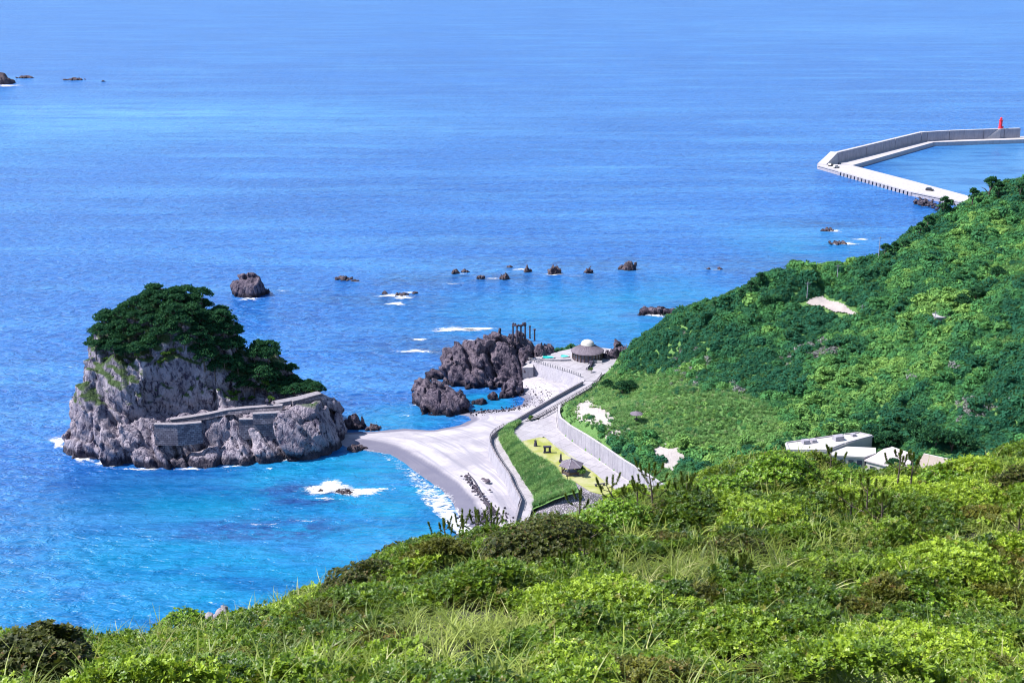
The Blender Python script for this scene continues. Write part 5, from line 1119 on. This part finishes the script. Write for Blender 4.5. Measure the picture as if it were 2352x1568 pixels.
# ---- trees of the islet, the ridge and the hollow
def make_tree(name, h, rx, rz, n_, leaf, seed, mat, lean=(0, 0), pads=9, flat=.45):
    r_ = random.Random(seed); e = empty(name)
    tp = (lean[0] * h, lean[1] * h, h)
    MB().tube([(0, 0, -1.0), (lean[0] * h * .3, lean[1] * h * .3, h * .5), tp], [.035 * h + .06, .028 * h + .04, .05], 6).build('trunk', M['bark'], e)
    for k_ in range(5):
        a = k_ * 1.26 + r_.random(); s = r_.uniform(.35, .75); b0 = (tp[0] * s, tp[1] * s, h * s); L = rx * r_.uniform(.6, .9)
        MB().tube([b0, (b0[0] + L * .5 * math.cos(a), b0[1] + L * .5 * math.sin(a), b0[2] + .25 * h), (b0[0] + L * math.cos(a), b0[1] + L * math.sin(a), b0[2] + .35 * h)], [.02 * h + .03, .018 * h + .02, .02], 5).build('limb', M['bark'], e)
    V, F, tn = crown(n_, rx, rz, leaf, seed, pads, flat, .1, 1.3); V[:, 2] += .12 * rx * fbm(V[:, 0], V[:, 1], V[:, 2], .5 * rx, 2, seed); V = V + np.array([tp[0], tp[1], h * .62]); c = mesh('crown', V, F, mat, e); attr(c, 'tint', tn); return e
tproto = [make_tree('evergreen_tree', 3.8, 3.3, 2.9, 1400, .40, 300 + i, LM_tree, (0.06 * (i - 1), 0.02), 30, .36) for i in range(4)]
used_p = set()
def plant(proto, p_, s, rz, label, cat='tree', group=None):
    if id(proto) in used_p: t_ = copy_tree(proto)
    else: t_ = proto; used_p.add(id(proto))
    t_.location = [float(c_) for c_ in p_]; t_.scale = (s, s, s); t_.rotation_euler = (0, 0, rz); tag(t_, label, cat, group); return t_
IT = []
TREES = [(218,815),(232,760),(262,715),(300,690),(400,690),(500,700),(540,770),(548,850),(575,860),(582,825),(605,800),(640,835),(700,872),(738,912),(650,918),(560,912),(530,888),(470,850),(430,812),(380,800),(330,822),(280,828)]
tu, tvv, _ = Q(islet_v); cand = islet_v[in_poly(tu, tvv, TREES) | ((islet_v[:, 1] > 336) & (islet_v[:, 2] > 22) & (tu > 225) & (tu < 540) & (islet_v[:, 1] < 342))]
for q_ in cand[rng.permutation(len(cand))[:6000]]:
    md_ = 2.8 if q_[0] < -67 else 2.3
    if all((q_[0] - a_[0]) ** 2 + (q_[1] - a_[1]) ** 2 + .5 * (q_[2] - a_[2]) ** 2 > md_ * md_ for a_ in IT): IT.append(tuple(q_))
ig = 'evergreen trees crowning the rocky islet'
for i, (x_, y_, z_) in enumerate(IT):
    uu, vv, _ = Q(np.array([x_, y_, z_])); zone = ('on the left brow of the islet' if uu < 300 else 'on the topmost crest of the islet' if z_ > 27 else 'on the back edge of the islet crest' if y_ > 340 and uu < 540 else 'overhanging the shaded cliff of the islet' if uu < 545 else 'on the separate right hump of the islet' if uu < 650 else 'low on the right tip of the islet')
    plant(tproto[i % 4], (x_, y_, z_ - .5), (rng.uniform(.8, 1.15) if x_ < -66 else rng.uniform(.55, .8)), rng.random() * 6.28, 'dark evergreen tree ' + zone, 'tree', ig)
bproto = [make_tree('low_bush', 1.0, 1.5, 1.0, 260, .42, 330 + i, LM_tree_b, (0, 0), 6, .6) for i in range(2)]
nb_ = 0
for i in range(700):
    x_, y_ = rng.uniform(-116, -46), rng.uniform(312, 345); z_ = islet_z(x_, y_); uu, vv, _ = Q(np.array([x_, y_, z_]))
    inz = in_poly([uu], [vv], [(520,915),(560,880),(700,885),(740,900),(640,925),(545,935)])[0] or in_poly([uu], [vv], [(225,835),(240,800),(460,815),(450,845),(330,850)])[0]
    if inz and z_ > 9: plant(bproto[nb_ % 2], (x_, y_, z_ - .2), rng.uniform(.6, 1.1), rng.random() * 6.28, 'bright green bush clinging to the islet rock below the trees', 'bush', 'bright bushes on the islet'); nb_ += 1
    if nb_ > 36: break
# ridge pines (u, v foot, height px)
RP = [(2030,598,48,'small dark pine at the left end of the ridge against the sea'), (2052,590,44,'dark pine second from the left on the ridge'), (2075,582,40,'dark rounded pine third from the left on the ridge'), (2110,548,48,'dark pine halfway up the ridge edge'), (2128,530,44,'dark pine just above the halfway pine'),
      (2165,500,60,'bushy dark pine left of the tall ridge pine'), (2190,488,62,'broad dark pine next to the riprap on the ridge'), (2232,474,52,'low dark pine just left of the tall ridge pine'), (2268,465,72,'tallest wind-swept pine standing on the ridge'), (2290,462,56,'pine leaning against the tallest ridge pine'), (2341,456,46,'dark pine at the right end of the ridge'),
      (1722,676,40,'dark pine on the lower ridge above the sea'), (1742,660,44,'dark upright pine on the shoulder of the lower ridge'), (1700,690,34,'small dark pine below the shoulder of the ridge'), (1640,712,30,'low dark pine far down the seaward ridge')]
pproto = [make_tree('ridge_pine', 4.2, 2.3, 3.0, 1000, .34, 350 + i, LM_tree, (.12, .03), 16, .5) for i in range(2)]
for i, (u, v, hp, lab) in enumerate(RP):
    p_ = hit(u, v); s = hp / Q(p_)[2] / 6.2; plant(pproto[i % 2], p_ - [0, 0, .3], s, rng.uniform(-.5, .5), lab, 'pine tree', 'pines on the hill ridge')
HT = [(1945,1022,1.0,'dark tree at the left of the clump beside the white building'), (1962,1020,1.05,'dark tree second in the clump beside the white building'), (1985,1022,1.1,'dark tree in the middle of the clump beside the white building'), (2010,1024,1.2,'dark tree behind the white annex'), (2035,1028,1.1,'dark tree to the left of the pink roof'), (2055,1022,1.0,'dark tree behind the pink roof'),
      (2120,1020,1.3,'large dark tree behind the beige roof'), (2150,1028,1.4,'broad dark tree right behind the beige roof'), (2185,1038,1.4,'dark tree right of the beige roof'), (2215,1040,1.2,'rightmost dark tree beside the beige roof'), (2100,1000,1.1,'dark tree up the slope behind the pink roof'), (1940,1050,.6,'small dark shrub in front of the white annex'), (2050,1075,.8,'dark shrub in front of the pink roofed house')]
for i, (u, v, s, lab) in enumerate(HT): plant(tproto[i % 4], hit(u, v) - [0, 0, 1.2], s * .85, rng.random() * 6.28, lab, 'tree', 'trees around the buildings in the hollow')
plant(tproto[1], at_park(1335, 1080) - [0, 0, .8], .38, 1.0, 'small dark tree at the right side of the gazebo'); plant(bproto[0], at_park(1337, 1095), 1.0, 1.0, 'low green bush at the foot of the gazebo', 'bush')
plant(bproto[1], P(1220, 965, 5), .8, 2.0, 'small green bush at the fork of the roads', 'bush'); plant(bproto[0], P(1358, 855, 5.6), .8, 2.0, 'low green bush by the guard rail at the bath house', 'bush')
for u, v, s, lab in ((1430,905,1.3,'big rounded green tree at the foot of the hill near the fork'), (1447,898,1.1,'rounded tree touching the big one at the hill foot'), (1395,890,.9,'dark tree at the hill foot nearest the guard rail'), (1760,700,1.0,'dark tree in the gully below the ridge'), (2290,640,1.2,'large dark tree on the upper right slope'), (2240,690,1.3,'dark tree in the shady dip above the hill shed'), (2210,705,1.2,'dark tree left of the shady dip above the hill shed')):
    plant(tproto[2], hit(u, v) - [0, 0, .8], s * .7, rng.random() * 6, lab)

# ================================================================== FOREGROUND SLOPE
CR = [(-300,1630,24),(0,1562,25),(100,1562,25.5),(230,1530,27),(400,1500,29),(520,1468,30.5),(640,1428,32),(760,1384,34),(900,1320,36),(1000,1284,37),(1100,1252,38),(1200,1222,39),(1300,1206,40),(1400,1198,40),(1500,1178,41),(1600,1146,42),(1700,1098,43),(1800,1066,44),(1900,1062,44),(2000,1104,43),(2100,1118,43),(2200,1108,43),(2352,1078,43),(2600,1060,44)]
C = [PD(*q) for q in CR]
for q in CR:
    a = PD(*q); d = a.copy(); d[2] = 0; d /= np.linalg.norm(d); d = d * .8 + np.array([-.35, .5, 0]); d /= np.linalg.norm(d)
    C += [a + d * 3 - [0, 0, 1.6], a + d * 8 - [0, 0, 7], a + d * 25 - [0, 0, 30]]
for q in ((-200,1700,17.5),(0,1590,22),(400,1575,22),(800,1568,21),(1176,1568,21),(1700,1568,21.5),(2352,1568,22),(2700,1568,22),(400,1540,25),(700,1470,27.5),(1000,1400,29.5),(1176,1380,29.5),(1400,1300,33.5),(1700,1300,32),(1700,1200,37.5),(2000,1200,37),(2100,1300,32),(2352,1200,37),(2352,1350,29),(1400,1450,26),(2000,1450,26.5),(1000,1300,34.5)): C.append(PD(*q))
C += [np.array(p_) for p_ in ((0, 0, 127.2), (-25, 0, 125), (25, 0, 128), (0, 9, 122.5), (-14, 9, 121), (14, 9, 123), (-40, 20, 100), (45, 30, 118), (0, -15, 133))]
fore_f = RBF(C)
def fore(x, y):
    k = smooth(10, 18, y)
    return fore_f(x, y) + k * (.60 * noise2(x, y, 5.5, 3, 90) + .42 * noise2(x, y, 2.2, 3, 91))
gx = np.arange(-36, 46, .35); gy = np.arange(-8, 66, .35); X, Y = np.meshgrid(gx, gy); Zf = fore(X.ravel(), Y.ravel()).reshape(X.shape); ii = np.arange(X.size).reshape(X.shape)
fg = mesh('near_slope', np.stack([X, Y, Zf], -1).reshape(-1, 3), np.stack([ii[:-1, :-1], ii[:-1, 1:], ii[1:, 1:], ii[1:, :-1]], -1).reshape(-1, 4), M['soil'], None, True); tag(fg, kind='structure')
# leaf rosettes: whorl of spoon-shaped leaves
def rosette(nl, L, wd, seed, up=.5):
    r_ = np.random.default_rng(seed); V = []; F = []
    for k_ in range(nl):
        a = k_ * 2.4 + r_.random() * .4; el = up * r_.uniform(.3, 1.5); l = L * r_.uniform(.75, 1.1); w_ = wd * r_.uniform(.85, 1.15); n0 = len(V); c, s = math.cos(a), math.sin(a)
        for f_, ww in ((0.05, .2), (.62, 1.0), (1.0, .3)):
            r0 = l * f_ * math.cos(el * (1 - .5 * f_)); z0 = l * f_ * math.sin(el) * (1 - .35 * f_)
            for sd in (-1, 1): V.append((r0 * c - sd * w_ * ww * s, r0 * s + sd * w_ * ww * c, z0 + .25 * w_ * ww))
        F += [(n0 + 2 * i, n0 + 2 * i + 1, n0 + 2 * i + 3, n0 + 2 * i + 2) for i in range(2)]
    return np.array(V), F
def sprig(seed):
    r_ = np.random.default_rng(seed); V = []; F = []
    for k_ in range(5):
        tv, tf = rosette(8, .075 * r_.uniform(.8, 1.2), .0165, seed * 7 + k_, .8); a = r_.normal(size=3) * [.3, .3, 0]
        Rm = np.array(Matrix.Rotation(a[0], 3, 'X') @ Matrix.Rotation(a[1], 3, 'Y')); q = tv @ Rm.T + [r_.normal() * .085, r_.normal() * .085, r_.uniform(-.14, .06)]; F += [tuple(i + len(V) for i in f) for f in tf]; V += list(q)
    return np.array(V), F
rs = [src('sprig_source', *sprig(400 + i), LM_front) for i in range(4)]
N_ = 310000
x = rng.uniform(-19, 33, N_); y = rng.uniform(14.5, 47, N_); z = fore(x, y); pu, pv, ps = Q(np.stack([x, y, z], 1))
gnx = (fore(x + .3, y) - z) / .3; gny = (fore(x, y + .3) - z) / .3
fgm = noise2(x, y, 3.2, 3, 95) + .35 * noise2(x, y, 9, 2, 96)      # where grass takes over from shrubs
vis = (pu > -350) & (pu < 3000) & (pv < 1700) & (pv > 960) & ((y < 44 + .1 * x))
ks = vis & (fgm < .22 + .3 * rng.random(N_) - .1)
dome = np.zeros(N_); dgx = np.zeros(N_); dgy = np.zeros(N_); rid = np.zeros(N_)
for s_, sd_, hh_ in ((2.6, 160, .75), (1.35, 161, .5), (.75, 162, .3)):
    f_, r_, ax_, ay_ = cells2(x + .25 * noise2(x, y, 1.2, 2, 163), y + .25 * noise2(x, y, 1.2, 2, 164), s_, sd_); hh2 = hh_ * (.25 + .75 * ((r_ * 7.3) % 1)); rad = .42 + .22 * r_
    d_ = hh2 * np.sqrt(np.clip(1 - (f_ / rad) ** 2, 0, 1)); m_ = d_ > dome; dome = np.where(m_, d_, dome); rid = np.where(m_, (r_ * 13.7) % 1, rid); dgx = np.where(m_, ax_ / rad, dgx); dgy = np.where(m_, ay_ / rad, dgy)
inside = dome > .02
hgt = .03 + dome + .10 * rng.random(N_) ** 1.5
kind_t = np.clip(.12 + .68 * rid + .35 * noise2(x, y, 6, 2, 99) + .16 * rng.normal(size=N_) + .25 * (dome - .3), 0, 1)
ks &= inside | (rng.random(N_) < .35)
ks &= (rid < .93) | ~inside
pos = np.stack([x, y, z + hgt], 1); rot = np.stack([np.arctan(gny) * .5 - np.where(inside, .85 * dgy, 0) + rng.normal(size=N_) * .35, -np.arctan(gnx) * .5 + np.where(inside, .85 * dgx, 0) + rng.normal(size=N_) * .35, rng.random(N_) * 6.28], 1)
LM_olive = leaf_mat('olive_shrub_leaves', (0.030, 0.040, 0.006), (0.26, 0.25, 0.03), (0.20, 0.12, 0.04), 0.22, 0.25, 0.5, True, (0.085, 0.10, 0.010))
rso = [src('olive_sprig_source', *sprig(440 + i), LM_olive) for i in range(3)]; kb = ks & inside & (np.abs(rid - .52) < .05); ks &= ~kb
scatter('olive_shrubs', pos[kb], rot[kb], (.5 + .5 * rng.random(N_))[kb], kind_t[kb], rso, 'brownish olive small-leaved shrubs mixed into the near slope', 'shrubs')
scatter('low_shrubs', pos[ks], rot[ks], (.55 + .6 * rng.random(N_))[ks], kind_t[ks], rs, 'low glossy-leaved shrubs carpeting the near slope', 'shrubs')
gs = [src('grass_source', *blade_clump(12, .8, .011, 430 + i, 1.5), LM_grass) for i in range(4)]
kg = vis & (fgm > .0 + .35 * rng.random(N_)) & (rng.random(N_) < .06)
kg |= vis & (rng.random(N_) < .025)
scatter('near_grass', np.stack([x, y, z + .05], 1)[kg], (rot * .5 + [0, 0, 1.0])[kg], (.55 + .75 * rng.random(N_) ** 1.5)[kg], np.clip(.5 + .8 * noise2(x, y, 4, 3, 101) + .2 * rng.normal(size=N_), 0, 1)[kg], gs, 'long arching pale green grass among the shrubs of the near slope', 'grass')
def fhit(u, v, lift=0.0):
    d = ray(u, v); ts = np.linspace(14, 60, 1200); p_ = np.array([0, 0, HC]) + ts[:, None] * d; b = p_[:, 2] < fore(p_[:, 0], p_[:, 1]) + lift; k_ = int(np.argmax(b)); return p_[k_] if b.any() else PD(u, v, 40)
# individual bushes
def bush(u, v, wpx, hpx, mat, label, seed, leaf=.85, dens=1.0, rough=.22):
    p_ = fhit(u, v); s = Q(p_)[2]; rx = wpx / s / 2; rz = hpx / s; r_ = np.random.default_rng(seed)
    e = empty('near_bush', p_ - [0, 0, .1]); tag(e, label, 'bush')
    for k_ in range(5):
        a = k_ * 1.3; MB().tube([(0, 0, -.2), (rx * .3 * math.cos(a), rx * .25 * math.sin(a), rz * .45), (rx * .6 * math.cos(a), rx * .5 * math.sin(a), rz * .75)], [.035, .025, .012], 5).build('stem', M['bark'], e)
    n_ = int(dens * 900 * max(.35, rx * rx) ** .75 * (rz / max(rx, .1) + .6)); d = r_.normal(size=(n_, 3)); d[:, 2] = np.abs(d[:, 2]) * 1.1 - .2; d /= np.linalg.norm(d, axis=1)[:, None]
    lump = 1 + rough * 1.6 * fbm(d[:, 0] * 1.0, d[:, 1], d[:, 2], .6, 3, seed); pos = d * (lump * (.55 + .45 * r_.random(n_) ** .5))[:, None] * [rx, rx * .8, rz]
    tv, tf = rosette(8, .085 * leaf, .019 * leaf, seed, .8); V, F = bake(tv, tf, frames(d * .6 + [0, 0, .8] + r_.normal(size=(n_, 3)) * .35, r_.random(n_) * 6.28, .75 + .6 * r_.random(n_), pos))
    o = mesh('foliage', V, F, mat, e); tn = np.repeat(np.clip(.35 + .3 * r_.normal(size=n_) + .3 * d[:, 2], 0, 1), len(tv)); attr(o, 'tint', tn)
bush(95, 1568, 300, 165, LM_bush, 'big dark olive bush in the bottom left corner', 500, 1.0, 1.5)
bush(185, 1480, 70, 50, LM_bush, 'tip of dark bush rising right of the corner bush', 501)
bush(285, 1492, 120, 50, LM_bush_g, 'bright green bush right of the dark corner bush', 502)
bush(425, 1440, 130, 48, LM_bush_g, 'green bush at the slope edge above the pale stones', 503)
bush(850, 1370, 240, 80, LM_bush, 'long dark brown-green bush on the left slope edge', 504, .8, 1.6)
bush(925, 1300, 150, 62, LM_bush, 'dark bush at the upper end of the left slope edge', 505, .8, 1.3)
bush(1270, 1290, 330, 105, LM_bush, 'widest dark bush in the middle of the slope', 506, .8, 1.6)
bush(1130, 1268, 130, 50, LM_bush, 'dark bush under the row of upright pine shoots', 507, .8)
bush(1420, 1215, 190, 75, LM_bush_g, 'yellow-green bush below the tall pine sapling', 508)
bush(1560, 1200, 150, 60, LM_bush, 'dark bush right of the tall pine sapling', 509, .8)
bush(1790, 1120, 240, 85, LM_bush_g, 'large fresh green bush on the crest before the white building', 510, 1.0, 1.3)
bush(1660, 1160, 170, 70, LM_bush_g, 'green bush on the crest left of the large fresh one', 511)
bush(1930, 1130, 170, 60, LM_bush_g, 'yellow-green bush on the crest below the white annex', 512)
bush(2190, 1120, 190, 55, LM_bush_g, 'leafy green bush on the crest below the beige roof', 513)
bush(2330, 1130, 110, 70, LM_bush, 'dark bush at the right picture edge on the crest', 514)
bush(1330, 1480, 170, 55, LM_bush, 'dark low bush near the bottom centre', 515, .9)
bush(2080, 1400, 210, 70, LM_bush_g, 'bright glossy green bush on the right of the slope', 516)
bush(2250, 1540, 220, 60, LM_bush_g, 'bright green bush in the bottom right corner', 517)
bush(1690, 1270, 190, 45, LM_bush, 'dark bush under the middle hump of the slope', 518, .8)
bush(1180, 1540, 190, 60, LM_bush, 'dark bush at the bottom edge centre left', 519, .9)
bush(560, 1560, 200, 60, LM_bush_g, 'green bush at the bottom edge left of centre', 520)
# pine saplings with upright candle shoots
NV = np.array([[-.5, 0, 0], [.5, 0, 0], [0, 0, 1]]); NF = [(0, 1, 2)]
def shoot(p0, d, L, r_, nn=70, nl=.085):
    t_ = r_.random(nn) ** .8; base = np.asarray(p0)[None] + np.asarray(d)[None] * (t_ * L)[:, None]; q = r_.normal(size=(nn, 3)); q -= np.outer(q @ d, d); q /= np.linalg.norm(q, axis=1)[:, None]
    nd = q * .75 + np.asarray(d) * .7; Ms = frames(nd, r_.random(nn) * 6.28, np.ones(nn), base); Ms[:, :, 0] *= .016; Ms[:, :, 1] *= .016; Ms[:, :, 2] *= (nl * (1 - .3 * t_) * (.8 + .4 * r_.random(nn)))[:, None]
    return bake(NV, NF, Ms)
def pine(u, v, hpx, nsh, label, seed, spread=.5, lift=0.25, slen=.2, lean=0.0, bare=.25):
    p_ = fhit(u, v) + np.array([0, 0, lift]); s = Q(p_)[2]; h = hpx / s; r_ = np.random.default_rng(seed); e = empty('pine_sapling', p_ - [0, 0, .1]); tag(e, label, 'pine sapling')
    sv, sf, off = [], [], 0; top = np.array([lean * h, 0, h * .72])
    MB().tube([(0, 0, -.2), top * .5 + [.02, 0, 0], top], [.03, .024, .012], 6).build('stem', M['bark'], e); br = []
    for k_ in range(nsh):
        f_ = bare + (1 - bare) * (k_ + .5) / nsh; a = k_ * 2.4 + r_.random(); b0 = top * f_; L = spread * h * (1.05 - .75 * f_) * r_.uniform(.6, 1.1); tip = b0 + np.array([L * math.cos(a), L * math.sin(a) * .7, L * .35 + h * .08])
        MB().tube([b0, (b0 + tip) / 2 - [0, 0, .04 * h], tip], [.012, .010, .007], 4).build('branch', M['bark'], e); br.append((tip, np.array([.3 * math.cos(a), .3 * math.sin(a), 1.0])))
        V, F = shoot((b0 + tip) / 2, np.array([math.cos(a), math.sin(a), .5]) / 1.12, L * .5, r_, 80, .08); sv.append(V); sf.append(F + off); off += len(V)
    br.append((top, np.array([0, 0, 1.0])))
    for tip, d in br:
        d = d / np.linalg.norm(d); l = slen * 1.35 * r_.uniform(.7, 1.25); V, F = shoot(tip, d, l, r_, 200); sv.append(V); sf.append(F + off); off += len(V)
    o = mesh('needles', np.concatenate(sv), np.concatenate(sf), LM_pine, e); attr(o, 'tint', np.repeat(np.clip(.45 + .3 * r_.normal(size=off // 3), 0, 1), 3))
pine(1500, 1180, 125, 11, 'tallest pine sapling rising before the paved road', 600, .55, slen=.2, lean=-.1)
pine(1425, 1190, 95, 6, 'thin leaning pine sapling left of the tallest one', 601, .6, lean=-.35)
pine(1462, 1185, 70, 5, 'short pine sapling between the two taller saplings', 602, .6)
pine(1575, 1175, 85, 7, 'dense upright pine sapling right of the tallest one', 603, .4)
pine(1330, 1195, 60, 5, 'low pine sapling at the edge above the cobbled slope', 604, .6)
for i, (u, v, hp) in enumerate(((1022,1262,60),(1062,1254,66),(1098,1246,62),(1128,1236,52))): pine(u, v, hp, 6, ('leftmost', 'second', 'third', 'last')[i] + ' low pine of the row with upright shoots above the surf', 610 + i, .75, slen=.26, bare=.1)
for i, (u, v, hp, lab) in enumerate(((1985,1215,130,'big dark pine sapling on the right slope'), (2020,1225,95,'pine sapling overlapping the big dark one on its right'), (1950,1215,80,'pine sapling overlapping the big dark one on its left'), (1905,1090,60,'pine shoots poking up before the white annex'), (2062,1105,70,'pine shoots left of the beige roof'), (2092,1108,64,'pine shoots directly before the beige roof'),
      (1340,1330,95,'pine with many upright shoots in the middle dark bush'), (1390,1345,70,'small pine right of the many-shooted one'), (1295,1345,70,'small pine left of the many-shooted one'), (1680,1345,60,'lone small pine on the middle hump'), (1705,1340,50,'shorter small pine beside the lone one'), (2335,1240,60,'small pine at the right edge of the slope'), (2180,1118,40,'pine tip poking from the leafy bush below the beige roof'))):
    pine(u, v, hp, 8 if hp > 75 else 5, lab, 630 + i, .6, slen=.17, bare=.15)
# pampas-like tufts
tp_ = [blade_clump(34, 1.05, .013, 700 + i, 1.35, 7) for i in range(3)]
LM_tuft = leaf_mat('tuft_blades', (0.14, 0.20, 0.02), (0.46, 0.52, 0.12), (0.60, 0.54, 0.28), 0.3, .4, .45)
tuft_me = None
TF = [(1020,1545,1.1),(1350,1500,.8),(1200,1490,.7),(620,1500,.7),(730,1440,.6),(860,1520,.7),(330,1530,.6),(1560,1500,.8),(1620,1480,.8),(1760,1500,.9),(1480,1540,.9),(1900,1530,.8),(2150,1500,.8),(2300,1470,.8),(1860,1150,.8),(1820,1230,.7),(1690,1180,.6),(2120,1140,.7),(2290,1180,.8),(2330,1200,.8),(2250,1160,.7),(950,1440,.6),(1450,1410,.6),(1650,1400,.6),(1100,1560,.9),(1280,1555,.9),(1420,1560,1.0),(1660,1550,.9),(1820,1555,.9),(2020,1560,.9),(700,1555,.8),(450,1560,.8),(1960,1480,.8),(2230,1420,.7),(1530,1450,.7),(800,1460,.6)]
for i, (u, v, s) in enumerate(TF):
    V, F = tp_[i % 3]
    if i < 3: o = mesh('grass_tuft', V, F, LM_tuft); attr(o, 'tint', np.clip(.5 + .35 * np.repeat(rng.normal(size=34), 16), 0, 1)); tp_.append(o)
    else: o = tp_[3 + i % 3].copy(); COL.objects.link(o)
    o.location = fhit(u, v); o.scale = (s, s, s); o.rotation_euler = (0, 0, i * 1.7); tag(o, 'pale arching grass tuft taller than the low shrubs on the near slope', 'grass tuft', 'tall grass tufts on the near slope')
for i, (u, v, s, lab) in enumerate(((512,1425,.2,'pale boulder poking out of the shrubs at the left slope edge'), (482,1432,.16,'smaller pale stone left of the slope edge boulder'), (1975,1198,.14,'white stone among the grass below the pine shoots'), (2212,1324,.11,'flat pale stone in the shrubs on the right slope'))):
    p_ = fhit(u, v); o, _ = rock('field_stone', [(0, 0, s * 1.5, s * 1.4, s, 2.4)], M['parapet'], .05, .05, .3, .1, 95 + i, lab, 'stone', zmin=-.1); o.location = p_ + [0, 0, .12]
